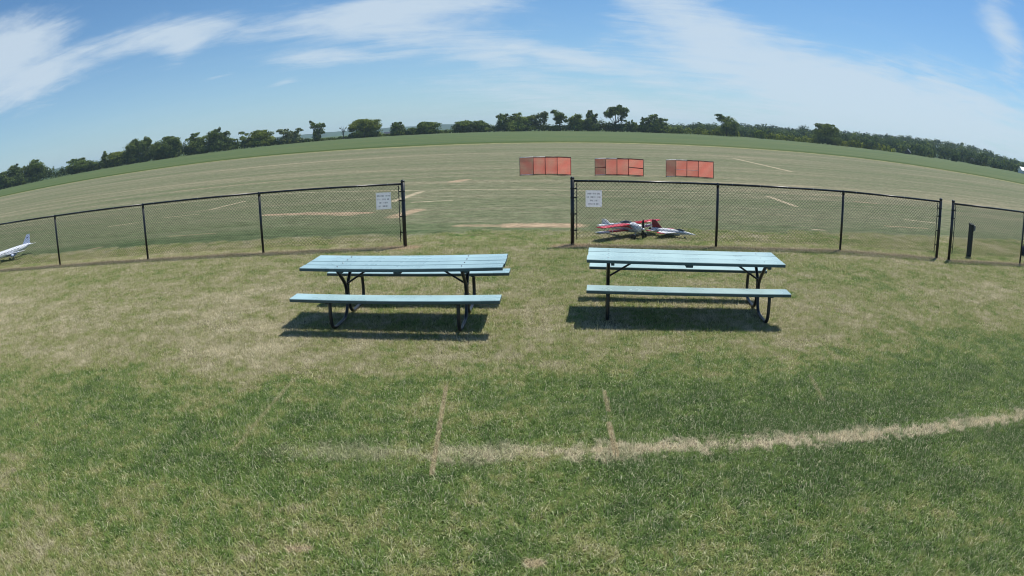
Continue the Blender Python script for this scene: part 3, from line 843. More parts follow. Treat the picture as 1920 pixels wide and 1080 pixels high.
hv = []
hazs = np.linspace(11, 68, 58); hds = [322, 345, 380, 420, 470, 530, 590, 660, 760, 900]
for d in hds:
    for a in hazs:
        z = max(-0.3, min(wood_top(a, min(d, 660)), 400) - 8.5)
        z *= 1.0 if d < 700 else (0.6 if d < 800 else 0.0)
        hv.append((d * math.sin(R(a)), d * math.cos(R(a)), z + (0.0 if d > 330 else -0.2)))
mb = MB(); mb.v = hv
for j in range(len(hds) - 1):
    for i in range(57):
        mb.f.append((j * 58 + i, j * 58 + i + 1, (j + 1) * 58 + i + 1, (j + 1) * 58 + i))
tag(mb.build('wooded_hill', M['far_hill'], smooth=True), kind='structure')
cl_a, cl_b = [], []
for d in (328, 350, 378, 412, 455, 505, 560, 620, 655):
    step = math.degrees(8.0 / d)
    for a in np.arange(12.5, 66, step):
        aa = a + rg.normal(0, step * .35); dd = d + rg.normal(0, 9)
        top = wood_top(aa, dd) + rg.normal(-0.5, 0.9)
        rr = rg.uniform(3.2, 6.2)
        if d < 340: rr *= 0.8
        zr = rg.uniform(2.6, 4.2)
        item = (dd * math.sin(R(aa)), dd * math.cos(R(aa)), top - zr, rr, rr, zr)
        (cl_a if rg.random() < 0.62 else cl_b).append(item)
        if d < 400:
            (cl_b if rg.random() < 0.5 else cl_a).append((item[0], item[1], max(1.0, top * 0.32), rr * .9, rr * .9, max(1.2, top * 0.34)))
P, N, S, Vv = clump_leaves(cl_a, rg, 0.75, 4.2)
tag(leaf_mesh('woodland', P, N, S, Vv * 0.6, LEAF[4]), 'dense dark woods covering the hillside on the right skyline', 'woodland', kind='stuff')
P, N, S, Vv = clump_leaves(cl_b, rg, 0.75, 4.2)
tag(leaf_mesh('woodland', P, N, S, Vv * 0.7, LEAF[5]), 'lighter green tree crowns mixed into the wooded hillside', 'woodland', kind='stuff')


# farm buildings at the wood's edge
def shed(name, a, d, L, Wd, hw, hr, rz, wall, roof, label, roof2=None):
    x, y = d * math.sin(R(a)), d * math.cos(R(a))
    root = empty(name, (x, y, 0.1), rz)
    tag(root, label, 'barn')
    m = MB(); hl, hwid = L / 2, Wd / 2
    m.add([(-hl, -hwid, 0), (hl, -hwid, 0), (hl, hwid, 0), (-hl, hwid, 0), (-hl, -hwid, hw), (hl, -hwid, hw), (hl, hwid, hw), (-hl, hwid, hw), (-hl, 0, hr), (hl, 0, hr)],
          [(0, 1, 5, 4), (1, 2, 6, 9, 5), (2, 3, 7, 6), (3, 0, 4, 8, 7)])
    m.build('wall', wall, root)
    for s in (-1, 1):
        m = MB(); o = 0.4
        e = s * (hwid + o); ez = hw - (hr - hw) * o / hwid
        m.add([(-hl - o, 0, hr + .06), (hl + o, 0, hr + .06), (hl + o, e, ez + .06), (-hl - o, e, ez + .06), (-hl - o, 0, hr + .24), (hl + o, 0, hr + .24), (hl + o, e, ez + .24), (-hl - o, e, ez + .24)],
              [(0, 1, 2, 3), (4, 5, 6, 7), (0, 1, 5, 4), (2, 3, 7, 6), (1, 2, 6, 5), (0, 3, 7, 4)])
        m.build('roof', roof if s < 0 or roof2 is None else roof2, root)
    m = MB(); m.box((-hl * .3, -hwid - .05, hw * .42), (L * .18, .12, hw * .8)); m.build('door', M['barn_dark'], root)
    m = MB(); m.box((hl * .4, -hwid - .05, hw * .6), (1.2, .12, 1.0)); m.build('window', M['glass'], root)
    return root


shed('white_barn', 50.6, 318, 15, 7, 1.5, 3.0, R(-28), M['barn_white'], M['barn_roof'], 'white barn with pale roof at the far right edge of the woods')
shed('dark_barn', 37.45, 322, 3.4, 3.0, 1.2, 2.5, R(50), M['barn_dark'], M['barn_roof'], 'small dark barn with one pale sloping roof edge below the wooded hillside', M['barn_dark'])
shed('grey_shed', 44.6, 326, 6.0, 4.0, 1.6, 2.7, R(-44), M['shed_grey'], M['shed_grey'], 'low grey shed half hidden under trees on the right')
shed('far_farmhouse', -11.0, 330, 3.4, 3.0, 1.0, 1.9, R(10), M['barn_white'], M['shed_grey'], 'tiny pale farm building showing through the hedge right of the large airy tree')


# ------------------------------------------------------------------ chain-link fences
MESH_W = 0.0718 / 2


def link_mesh(path, z0, z1):
    """woven zigzag wires along a polyline: every wire a real bent wire"""
    P = [Vector((p[0], p[1], 0)) for p in path]
    cum = [0.0]
    for i in range(len(P) - 1): cum.append(cum[-1] + (P[i + 1] - P[i]).length)
    L = cum[-1]
    nw = int(L / MESH_W); nj = int((z1 - z0) / MESH_W) + 1
    K, J = np.meshgrid(np.arange(nw), np.arange(nj), indexing='ij')
    s = (K + ((J + K) % 2)) * MESH_W
    z = z0 + J * MESH_W
    px = np.interp(s, cum, [p.x for p in P]); py = np.interp(s, cum, [p.y for p in P])
    gy = np.where(py < 12, SLOPE * (12 - py), 0.0)
    off = np.where((J + K) % 2 == 0, 0.0018, -0.0018)
    r = 0.0040
    ring = np.array([(1.0, 0.0), (-0.5, 0.866), (-0.5, -0.866)]) * r
    V = np.empty((nw, nj, 3, 3))
    for q in range(3):
        V[:, :, q, 0] = px + ring[q, 0]; V[:, :, q, 1] = py + off + ring[q, 1]; V[:, :, q, 2] = z + gy
    idx = np.arange(nw * nj * 3).reshape(nw, nj, 3)
    F = []
    for q in range(3):
        q2 = (q + 1) % 3
        F.append(np.stack([idx[:, :-1, q], idx[:, :-1, q2], idx[:, 1:, q2], idx[:, 1:, q]], -1).reshape(-1, 4))
    F = np.concatenate(F)
    me = bpy.data.meshes.new('chain_link_mesh')
    V = V.reshape(-1, 3)
    me.vertices.add(len(V)); me.vertices.foreach_set('co', V.astype(np.float32).ravel())
    me.loops.add(F.size); me.loops.foreach_set('vertex_index', F.astype(np.int32).ravel())
    me.polygons.add(len(F)); me.polygons.foreach_set('loop_start', np.arange(0, F.size, 4, dtype=np.int32))
    me.update(calc_edges=True)
    return me


def fence(path, terminals, label, mesh_z0, height=1.265):
    root = empty('chain_link_fence', (path[0][0], path[0][1], gz(path[0][1])))
    tag(root, label, 'fence', 'chain-link fences along the flight line')
    off = Vector(root.location)

    def put(m, name, mat, parent=root, smooth=True):
        m.v = [(v[0] - off.x, v[1] - off.y, v[2] - off.z) for v in m.v]
        return m.build(name, mat, parent, smooth)
    for i, (x, y) in enumerate(path):
        term = i in terminals
        r = 0.037 if term else 0.0265
        g = gz(y); top = g + (height + 0.055 if term else height - 0.03)
        m = MB(); m.tube([(x, y, g - 0.1), (x, y, top)], r, 14)
        po = put(m, 'post', M['vinyl'])
        m = MB()
        if term:
            m.tube([(x, y, top - 0.02), (x, y, top + 0.005), (x, y, top + 0.022), (x, y, top + 0.032)], [r * 1.12, r * 1.12, r * 0.8, r * 0.25], 14)
        else:
            m.tube([(x, y, top - 0.03), (x, y, top + 0.012), (x, y, top + 0.050), (x, y, top + 0.060)], [r * 1.15, r * 1.15, r * 1.0, r * 0.4], 14)
        put(m, 'post_cap', M['vinyl'], po)
        if term:
            for sgn in (-1, 1):
                j = i + sgn
                if 0 <= j < len(path):
                    d = (Vector((path[j][0], path[j][1], 0)) - Vector((x, y, 0))).normalized()
                    b = Vector((x, y, g)) + d * 0.085
                    m = MB(); m.tube([(b.x, b.y, g + mesh_z0), (b.x, b.y, g + height - 0.03)], 0.009, 6)
                    put(m, 'tension_bar', M['vinyl'])
                    for hz in (0.30, 0.62, 0.94, 1.12):
                        m = MB(); m.tube([(x, y, g + hz - .012), (x, y, g + hz + .012)], r * 1.13, 14)
                        m.box((x + d.x * .052, y + d.y * .052, g + hz), (.07, .008, .024), math.atan2(d.y, d.x))
                        put(m, 'brace_band', M['vinyl'], smooth=False)
    for i in range(len(path) - 1):
        a, b = path[i], path[i + 1]
        m = MB(); m.tube([(a[0], a[1], gz(a[1]) + height), (b[0], b[1], gz(b[1]) + height)], 0.0205, 12)
        put(m, 'top_rail', M['vinyl'])
        d = Vector((b[0] - a[0], b[1] - a[1], 0)); L = d.length; d.normalize()
        k = 0.3
        while k < L - 0.2:                                  # wire ties round the rail
            p = Vector((a[0], a[1], gz(a[1]))) + d * k; p.z = gz(p.y) + height
            m = MB()
            m.tube([p + Vector((0, 0.025 * math.cos(g_), 0.025 * math.sin(g_))) + d * 0.006 * (g_ / 6.28) for g_ in np.linspace(0, 6.28, 9)], 0.0028, 5)
            put(m, 'wire_tie', M['galv'])
            k += 0.61
    me = link_mesh(path, mesh_z0, height + 0.01)
    me.vertices.foreach_set('co', (np.array([v.co[:] for v in me.vertices]) - np.array(off[:])).astype(np.float32).ravel())
    w = link('chain_link_mesh', me, M['wire'], root)
    w['kind'] = 'stuff'
    return root


fence(FENCE_L, (0,), 'long black chain-link fence left of the gap, running out of the picture', 0.11)
fence(FENCE_R, (0, 3), 'black chain-link fence of three bays right of the gap, behind the right table', 0.12)
fence(FENCE_E, (0,), 'short black chain-link fence at the right picture edge, past a narrow gap', 0.15)


# ------------------------------------------------------------------ signs on the fences
def fence_sign(x, y, rz, zc, w, h, lines, seed, label):
    rr = random.Random(seed)
    root = empty('notice_sign', (x, y, gz(y) + zc), rz)
    tag(root, label, 'sign', 'white notices tied to the fence')
    m = MB(); m.add([(-w / 2, -.012, -h / 2), (w / 2, -.012, -h / 2), (w / 2, -.012, h / 2), (-w / 2, -.012, h / 2)], [(0, 1, 2, 3)]); m.build('panel', M['sign'], root)
    m = MB()
    z = h / 2 - h * 0.20
    for ln in lines:
        tot = sum(ln) + (len(ln) - 1) * 0.022
        k = (w * 0.86) / max(tot, w * 0.86)
        x0 = -tot * k / 2
        for wd in ln:
            e = x0 + wd * k; c = x0
            while c < e - 0.006:                         # strokes too small to read
                lw = rr.uniform(0.010, 0.016); hh = 0.030
                kind = rr.random()
                m.box((c + lw * .2, -0.0152, z), (0.0042, 0.0012, hh))
                if kind > .3: m.box((c + lw * .5, -0.0152, z + hh * rr.choice((-.42, 0, .42))), (lw * .45, 0.0010, 0.0042))
                if kind > .55: m.box((c + lw * .8, -0.0152, z), (0.0042, 0.0012, hh * .9))
                c += lw + 0.005
            x0 = e + 0.022 * k
        z -= h * 0.205
    t = m.build('lettering', M['ink'], root); t['kind'] = 'stuff'
    for sx in (-1, 1):
        for sz in (-1, 1):
            m = MB(); m.tube([(sx * (w / 2 - .018), -.017, sz * (h / 2 - .018)), (sx * (w / 2 - .018), -.011, sz * (h / 2 - .018))], .006, 8)
            m.build('grommet', M['galv'], root)


fence_sign(-2.50, 12.19, 0.0425, 0.948, 0.305, 0.335, [(.07, .06, .08), (.09, .08, .06), (.05, .10), (.06, .12)], 5, 'white square notice with four lines of text on the left fence by the gap')
fence_sign(1.60, 12.02, -0.0962, 0.925, 0.315, 0.325, [(.08, .06, .06), (.06, .12, .08), (.05, .07), (.12, .06)], 9, 'white square notice with four lines of text on the right fence by the gap')


# ------------------------------------------------------------------ picnic tables
def plank(L, Wd, T, sag=0.0, twist=0.0, ch=0.006):
    m = MB(); rings = []
    nseg = 10
    for i in range(nseg + 1):
        u = i / nseg * 2 - 1
        x = u * L / 2; dz = -sag * (1 - u * u); tw = twist * u
        hw, ht = Wd / 2, T / 2
        prof = [(-hw + ch, -ht), (hw - ch, -ht), (hw, -ht + ch), (hw, ht - ch), (hw - ch, ht), (-hw + ch, ht), (-hw, ht - ch), (-hw, -ht + ch)]
        rings.append([(x, a, b + dz + tw * a) for a, b in prof])
    m.loft(rings)
    return m


def picnic_table(x, y, rz, paint, n_planks, fx, sag, label, seed, BY=0.638):
    rr = random.Random(seed)
    root = empty('picnic_table', (x, y, gz(y)), rz)
    tag(root, label, 'picnic table', 'picnic tables on the lawn')
    TH, BH, TW, BW, T = 0.7105, 0.4375, 0.752, 0.242, 0.040
    pw = TW / n_planks
    for k in range(n_planks):
        yy = -TW / 2 + pw * (k + .5)
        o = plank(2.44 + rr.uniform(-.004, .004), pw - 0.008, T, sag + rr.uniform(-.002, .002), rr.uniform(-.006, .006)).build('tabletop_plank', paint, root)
        o.location = (rr.uniform(-.006, .006), yy, TH - T / 2 + rr.uniform(-.003, .003))
        for bx_ in (-fx, fx):
            m = MB(); m.tube([(bx_, rr.uniform(-.02, .02), T / 2 - .004 - sag * .3), (bx_, 0, T / 2 + .001 - sag * .3), (bx_, 0, T / 2 + .004 - sag * .3)], [.008, .008, .004], 10); m.build('bolt_head', M['galv'], o)
    for s in (-1, 1):
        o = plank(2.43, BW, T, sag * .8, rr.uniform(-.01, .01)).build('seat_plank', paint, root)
        o.location = (0.0, s * BY, BH - T / 2)
    zt = TH - T - 0.012
    for cx in (-fx, 0.0, fx):
        m = MB(); m.box((cx + (0.05 if cx else 0), 0, TH - T - .017 - (sag if not cx else sag * .45)), (.085 if not cx else .04, TW * .90, .032), 0, .003)
        m.build('cleat', M['cleat'], root)
    r = 0.0215
    for ex in (-fx, fx):
        for s in (-1, 1):
            pts = [(ex, s * .30, zt), (ex, s * .27, zt - .03), (ex, s * .15, zt - .13), (ex, s * .026, zt - .25), (ex, s * .026, .24), (ex, s * .06, .10), (ex, s * .16, .028), (ex, s * (BY - .12), .028), (ex, s * (BY - .005), .07), (ex, s * (BY + .015), .20), (ex, s * (BY + .0), BH - T - .03), (ex, s * (BY - .07), BH - T - .012)]
            m = MB(); m.tube(smooth_path(pts, .09, 5), r, 10); m.build('frame_pipe', M['frame'], root, True)
            m = MB(); m.box((ex, s * BY, BH - T - .006 - sag * .4), (.045, BW * .88, .010)); m.build('seat_bracket', M['frame'], root)
        m = MB(); m.box((ex, 0, zt + .006 - sag * .4), (.045, TW * .86, .010)); m.build('top_bracket', M['frame'], root)
        q = -1 if ex > 0 else 1
        m = MB(); m.tube([(ex + q * .01, 0, .43), (ex + q * .36, 0, zt - .012), (ex + q * .40, 0, zt - .006 - sag * .8)], .0125, 8); m.build('brace', M['frame'], root, True)
        for zz in (.30, .43):
            m = MB(); m.tube([(ex - .03, 0, zz), (ex + .03, 0, zz)], .009, 6); m.build('bolt', M['galv'], root)
    return root


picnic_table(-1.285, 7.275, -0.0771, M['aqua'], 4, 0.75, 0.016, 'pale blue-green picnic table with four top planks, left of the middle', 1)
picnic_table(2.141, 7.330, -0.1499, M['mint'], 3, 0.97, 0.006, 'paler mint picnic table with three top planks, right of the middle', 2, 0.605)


# ------------------------------------------------------------------ orange netting barriers
def barrier(pts, h, label, mids, white_mid, seed):
    rr = random.Random(seed)
    ox, oy = pts[2]
    root = empty('net_barrier', (ox, oy, 0.0))
    tag(root, label, 'barrier', 'orange barriers along the runway')
    Q = [Vector((a - ox, b - oy, 0)) for a, b in pts]
    for i, p in enumerate(Q):
        m = MB(); m.tube([p + Vector((0, 0, -.05)), p + Vector((0, 0, h))], .015, 8); m.build('post', M['pipe'], root, True)
    for i in range(len(Q) - 1):
        a, b = Q[i], Q[i + 1]
        pale = i == 0 or i == len(Q) - 2
        m = MB(); m.tube([a + Vector((0, 0, h)), b + Vector((0, 0, h))], .019, 8); m.build('top_rail', M['pipe_white'] if i < 2 else M['pipe'], root, True)
        m = MB(); m.tube([a + Vector((0, 0, .03)), b + Vector((0, 0, .03))], .017, 8); m.build('bottom_rail', M['pipe'] if i != 0 else M['pipe_white'], root, True)
        if i in mids:
            m = MB(); m.tube([a + Vector((0, 0, h * .5)), b + Vector((0, 0, h * .47))], .017, 8); m.build('middle_rail', M['pipe'], root, True)
        if i in white_mid:
            m = MB(); m.tube([a + Vector((0, -.02, h * .42)), b + Vector((0, -.02, h * .42))], .009, 8); m.build('middle_rail', M['pipe_white'], root, True)
        # netting: flat plastic strands, open cells between
        d = (b - a); L = d.length; d.normalize(); nn = Vector((-d.y, d.x, 0))
        m = MB(); pitch = 0.052; sw = 0.030
        k = 0.0
        while k < L - sw:
            p0 = a + d * k; p1 = a + d * (k + sw)
            m.add([p0 + Vector((0, 0, .03)), p1 + Vector((0, 0, .03)), p1 + Vector((0, 0, h)), p0 + Vector((0, 0, h))], [(0, 1, 2, 3)])
            k += pitch
        z = .03
        while z < h - sw:
            m.add([a + nn * .002 + Vector((0, 0, z)), b + nn * .002 + Vector((0, 0, z)), b + nn * .002 + Vector((0, 0, z + sw * .9)), a + nn * .002 + Vector((0, 0, z + sw * .9))], [(0, 1, 2, 3)])
            z += pitch
        o = m.build('netting', M['net'], root); o['kind'] = 'stuff'


barrier([(0.46, 29.55), (1.10, 29.95), (1.67, 29.98), (2.24, 29.95), (2.84, 29.45)], .86, 'orange net barrier nearest the gap, leftmost of the three', (), (), 1)
barrier([(3.97, 29.35), (4.54, 29.75), (5.09, 29.75), (5.65, 29.68), (6.27, 29.2)], .81, 'orange net barrier with crossbars on its end panels, middle of the three', (0, 3), (), 2)
barrier([(7.37, 29.1), (7.98, 29.55), (8.53, 29.48), (9.10, 29.4), (9.75, 28.95)], .82, 'orange net barrier farthest right of the three', (), (1, 2), 3)


# ------------------------------------------------------------------ model aircraft
def ring(x, cy, cz, hy, hz, n=14, sq=1.0):
    out = []
    for k in range(n):
        a = 2 * math.pi * k / n
        c, s = math.cos(a), math.sin(a)
        out.append((x, cy + math.copysign(abs(c) ** sq, c) * hy, cz + math.copysign(abs(s) ** sq, s) * hz))
    return out


def fuselage(st, n=14, sq=0.85):
    m = MB(); m.loft([ring(x, 0, cz, hy, hz, n, sq) for (x, cz, hy, hz) in st]); return m


def wing(sections):
    """sections: (y, x of leading edge, chord, z, thickness)"""
    prof = [(0, 0), (.06, .55), (.25, 1.0), (.55, .75), (1.0, .04), (1.0, -.04), (.55, -.30), (.25, -.42), (.06, -.35)]
    m = MB(); m.loft([[(xl - c * u, y, z + th * v * .5) for u, v in prof] for (y, xl, c, z, th) in sections]); return m


def panel(pts, axis, t):
    m = MB(); o = Vector((0, t / 2, 0)) if axis == 'y' else Vector((0, 0, t / 2))
    A = [Vector(p) - o for p in pts]; B = [Vector(p) + o for p in pts]; n_ = len(pts)
    m.add(A + B, [tuple(range(n_ - 1, -1, -1)), tuple(range(n_, 2 * n_))] + [(i, (i + 1) % n_, n_ + (i + 1) % n_, n_ + i) for i in range(n_)])
    return m


def wheel(root, x, y, r, w=.03):
    m = MB(); m.tube([(x, y - w / 2, r), (x, y - w * .35, r), (x, y + w * .35, r), (x, y + w / 2, r)], [r * .8, r, r, r * .8], 16)
    o = m.build('wheel', M['black'], root, True)
    m = MB(); m.tube([(x, y - w * .6, r), (x, y + w * .6, r)], r * .4, 10); m.build('hub', M['silver'], o)


def biplane(x, y, rz):
    root = empty('model_biplane', (x, y, gz(y)), rz)
    tag(root, 'red-winged white model biplane on the grass behind the right fence', 'model plane')
    fuselage([(.38, .215, .055, .060), (.36, .215, .082, .085), (.28, .215, .088, .092), (.16, .215, .085, .100), (0, .210, .078, .105), (-.22, .195, .060, .085), (-.45, .170, .036, .055), (-.70, .150, .010, .028)]).build('fuselage', M['pale_grey'], root, True)
    m = MB(); m.loft([ring(.40, 0, .215, .050, .052), ring(.395, 0, .215, .080, .083), ring(.28, 0, .215, .091, .095)]); m.build('cowling', M['white'], root, True)
    wing([(-.93, .15, .19, .29, .030), (-.90, .17, .23, .29, .036), (-.11, .18, .25, .288, .040)]).build('upper_wing', M['red'], root, True)
    wing([(-.11, .18, .25, .288, .040), (0, .18, .25, .286, .044), (.11, .18, .25, .288, .040)]).build('upper_wing', M['white'], root, True)
    wing([(.11, .18, .25, .288, .040), (.90, .17, .23, .29, .036), (.93, .15, .19, .29, .030)]).build('upper_wing', M['red'], root, True)
    for s in (-1, 1):
        wing([(s * .05, .09, .24, .145, .036), (s * .60, .08, .22, .165, .032)]).build('lower_wing', M['red'], root, True)
        wing([(s * .60, .08, .22, .165, .032), (s * .86, .08, .20, .175, .030), (s * .89, .06, .16, .176, .022)]).build('lower_wing', M['white'], root, True)
        for yy, xs_ in ((.62, (.10, -.02)),):
            for xx in xs_:
                m = MB(); m.tube([(xx + .03, s * yy, .170), (xx + .04, s * yy, .285)], .007, 6); m.build('strut', M['white'], root)
        for xx in (.12, -.02):
            m = MB(); m.tube([(xx, s * .065, .25), (xx + .03, s * .13, .285)], .006, 6); m.build('cabane_strut', M['silver'], root)
        m = MB(); m.tube([(.30, s * .05, .15), (.33, s * .17, .055)], .010, 6); m.build('landing_gear', M['silver'], root)
        wheel(root, .33, s * .185, .055)
        m = MB(); m.loft([ring(.40, s * .185, .065, .006, .02, 10), ring(.36, s * .185, .075, .024, .048, 10), ring(.30, s * .185, .075, .024, .045, 10), ring(.22, s * .185, .06, .005, .012, 10)]); m.build('wheel_pant', M['black'], root, True)
        panel([(-.52, s * .01, .185), (-.56, s * .23, .185), (-.68, s * .24, .185), (-.72, s * .01, .185)], 'z', .012).build('stabilizer', M['white'], root)
    panel([(-.46, 0, .17), (-.58, 0, .27), (-.68, 0, .305), (-.76, 0, .29), (-.77, 0, .13), (-.68, 0, .13)], 'y', .012).build('tail_fin', M['white'], root)
    panel([(-.52, .008, .20), (-.59, .008, .26), (-.66, .008, .26), (-.62, .008, .20)], 'y', .004).build('fin_stripe', M['black'], root)
    m = MB(); m.loft([ring(.10, 0, .30, .012, .012), ring(.06, 0, .30, .05, .045), ring(-.06, 0, .295, .055, .05), ring(-.20, 0, .285, .02, .02)]); m.build('canopy', M['glass'], root, True)
    m = MB(); m.loft([ring(.48, 0, .215, .006, .006), ring(.45, 0, .215, .025, .025), ring(.40, 0, .215, .036, .036)]); m.build('spinner', M['white'], root, True)
    for s in (-1, 1):
        m = MB(); m.loft([[(.43 + a * .012, a * .02 + .004 * s, .215 + s * q * .21) for a in (-1, -.3, 1, .3)] if q < .95 else [(.43 + a * .004, a * .006, .215 + s * q * .21) for a in (-1, -.3, 1, .3)] for q in (.05, .4, .75, 1.0)]); m.build('propeller_blade', M['black'], root)
    m = MB(); m.tube([(-.64, 0, .14), (-.70, 0, .03)], .006, 6); m.build('tail_gear', M['silver'], root)
    for s in (-1, 1):
        panel([(.24, s * .090, .20), (.10, s * .086, .255), (-.30, s * .060, .215), (-.30, s * .060, .190), (.08, s * .087, .22)], 'y', .006).build('side_stripe', M['red'], root)


def jet(x, y, rz):
    root = empty('model_jet', (x, y, gz(y)), rz)
    root.scale = (.90, .90, .90)
    tag(root, 'white and grey model jet with red tail fin on the grass right of the biplane', 'model plane')
    fuselage([(.62, .115, .004, .004), (.52, .122, .020, .020), (.38, .130, .036, .040), (.22, .136, .050, .056), (.0, .138, .075, .062), (-.25, .142, .080, .060), (-.45, .146, .060, .055), (-.52, .146, .050, .048)], 14, .9).build('fuselage', M['white'], root, True)
    m = MB(); m.loft([ring(.22, 0, .085, .035, .02), ring(.15, 0, .082, .052, .034), ring(-.1, 0, .088, .055, .036), ring(-.25, 0, .10, .03, .03)]); m.build('intake', M['silver'], root, True)
    m = MB(); m.loft([ring(.36, 0, .165, .006, .004), ring(.30, 0, .185, .026, .024), ring(.20, 0, .192, .030, .028), ring(.08, 0, .190, .014, .012)]); m.build('canopy', M['glass'], root, True)
    m = MB(); m.tube([(-.50, 0, .146), (-.58, 0, .146)], [.048, .040], 14); m.build('exhaust_nozzle', M['black'], root, True)
    for s in (-1, 1):
        panel([(.16, s * .05, .135), (-.10, s * .40, .132), (-.24, s * .41, .132), (-.28, s * .05, .135)], 'z', .012).build('wing', M['white'], root)
        panel([(-.04, s * .36, .141), (-.10, s * .41, .140), (-.25, s * .42, .140), (-.24, s * .30, .141)], 'z', .008).build('wing_tip', M['red'], root)
        panel([(-.36, s * .05, .14), (-.48, s * .24, .138), (-.58, s * .24, .138), (-.56, s * .05, .14)], 'z', .010).build('stabilizer', M['white'], root)
        panel([(-.46, s * .18, .147), (-.49, s * .245, .146), (-.59, s * .245, .146), (-.57, s * .18, .147)], 'z', .006).build('stabilizer_tip', M['red'], root)
        panel([(.40, s * .036, .120), (.0, s * .074, .125), (-.40, s * .066, .14), (-.40, s * .066, .155), (.0, s * .074, .150), (.38, s * .037, .135)], 'y', .006).build('side_stripe', M['silver'], root)
    panel([(-.24, 0, .19), (-.42, 0, .385), (-.52, 0, .385), (-.50, 0, .18)], 'y', .014).build('tail_fin', M['dark_red'], root)
    for (xx, yy) in ((.34, 0), (-.12, .09), (-.12, -.09)):
        m = MB(); m.tube([(xx, yy, .10), (xx, yy, .03)], .006, 6); m.build('landing_gear', M['silver'], root)
        wheel(root, xx, yy, .024, .016)


def airliner(x, y, rz):
    root = empty('model_airliner', (x, y, gz(y)), rz)
    root.scale = (.84, .84, .84)
    tag(root, 'white model airliner with blue-grey tail fin behind the fence at the left edge', 'model plane')
    fuselage([(1.55, .28, .01, .01), (1.48, .29, .07, .07), (1.30, .30, .115, .115), (1.0, .30, .125, .125), (-.1, .30, .125, .125), (-.45, .315, .10, .10), (-.75, .335, .055, .055), (-.95, .35, .012, .015)], 18, 1.0).build('fuselage', M['liner'], root, True)
    m = MB(); m.loft([ring(.9, 0, .235, .04, .03), ring(.6, 0, .225, .12, .065), ring(0, 0, .225, .12, .065), ring(-.4, 0, .25, .04, .04)]); m.build('belly', M['liner_blue'], root, True)
    for s in (-1, 1):
        wing([(s * .08, .72, .46, .24, .05), (s * .45, .46, .26, .265, .035), (s * .80, .24, .15, .285, .020)]).build('wing', M['liner'], root, True)
        m = MB(); m.loft([ring(.62, s * .36, .185, .045, .045), ring(.60, s * .36, .185, .058, .058), ring(.42, s * .36, .19, .055, .055), ring(.30, s * .36, .20, .03, .03)]); m.build('engine', M['liner_blue'], root, True)
        wing([(s * .03, -.60, .24, .345, .022), (s * .38, -.82, .12, .365, .012)]).build('stabilizer', M['liner'], root, True)
        m = MB(); m.tube([(.32, s * .13, .22), (.32, s * .13, .06)], .010, 6); m.build('landing_gear', M['silver'], root)
        wheel(root, .32, s * .13, .045, .03)
        for k in range(14):
            m = MB(); m.box((1.05 - k * .085, s * .1225, .335), (.026, .010, .034)); m.build('window', M['glass'], root)
    m = MB(); m.tube([(1.25, 0, .2), (1.25, 0, .05)], .009, 6); m.build('landing_gear', M['silver'], root)
    wheel(root, 1.25, 0, .035, .03)
    panel([(-.42, 0, .40), (-.72, 0, .72), (-.90, 0, .72), (-.86, 0, .36)], 'y', .020).build('tail_fin', M['liner_blue'], root)
    for s in (-1, 1):
        panel([(-.68, s * .013, .60), (-.72, s * .013, .63), (-.79, s * .013, .62), (-.76, s * .013, .585)], 'y', .004).build('fin_emblem', M['navy'], root)


biplane(2.46, 13.00, math.atan2(-.79, .61))
jet(3.42, 12.92, math.atan2(-.55, .82))
airliner(-15.12, 13.50, math.atan2(-1.0, -.06))

# ------------------------------------------------------------------ small things by the right fence
root = empty('utility_post', (10.76, 10.98, gz(10.98)))
tag(root, 'short dark timber post with outlet box behind the rightmost fence', 'post')
m = MB(); m.box((0, 0, .36), (.105, .105, .84), .25, .006); m.build('shaft', M['post'], root)
m = MB(); m.add([(-.062, -.062, .775), (.062, -.062, .775), (.062, .062, .775), (-.062, .062, .775), (-.062, -.062, .785), (.062, -.062, .785), (.062, .062, .815), (-.062, .062, .815)], [(3, 2, 1, 0), (4, 5, 6, 7), (0, 1, 5, 4), (1, 2, 6, 5), (2, 3, 7, 6), (3, 0, 4, 7)])
m.build('cap', M['post'], root)
m = MB(); m.box((.085, -.01, .70), (.065, .085, .13), .25, .006); bx = m.build('outlet_box', M['boxgrey'], root)
m = MB(); m.box((.088, -.058, .705), (.06, .012, .12), .25, .004); m.build('lid', M['boxgrey'], bx)

root = empty('tool_bag', (13.75, 11.35, gz(11.35)), 0.4)
tag(root, 'dark navy bag on the grass behind the fence post at the right picture edge', 'bag')
m = MB(); m.loft([ring(-.20, 0, .12, .07, .10, 12, .6), ring(-.17, 0, .13, .11, .125, 12, .6), ring(0, 0, .135, .12, .135, 12, .6), ring(.17, 0, .13, .11, .125, 12, .6), ring(.20, 0, .12, .07, .10, 12, .6)]); m.build('body', M['navy'], root, True)
for s in (-1, 1):
    m = MB(); m.tube(smooth_path([(-.09, s * .05, .25), (-.07, s * .03, .34), (.07, s * .03, .34), (.09, s * .05, .25)], .05), .010, 6); m.build('handle', M['black'], root, True)

# ------------------------------------------------------------------ grass
rg = np.random.default_rng(77)


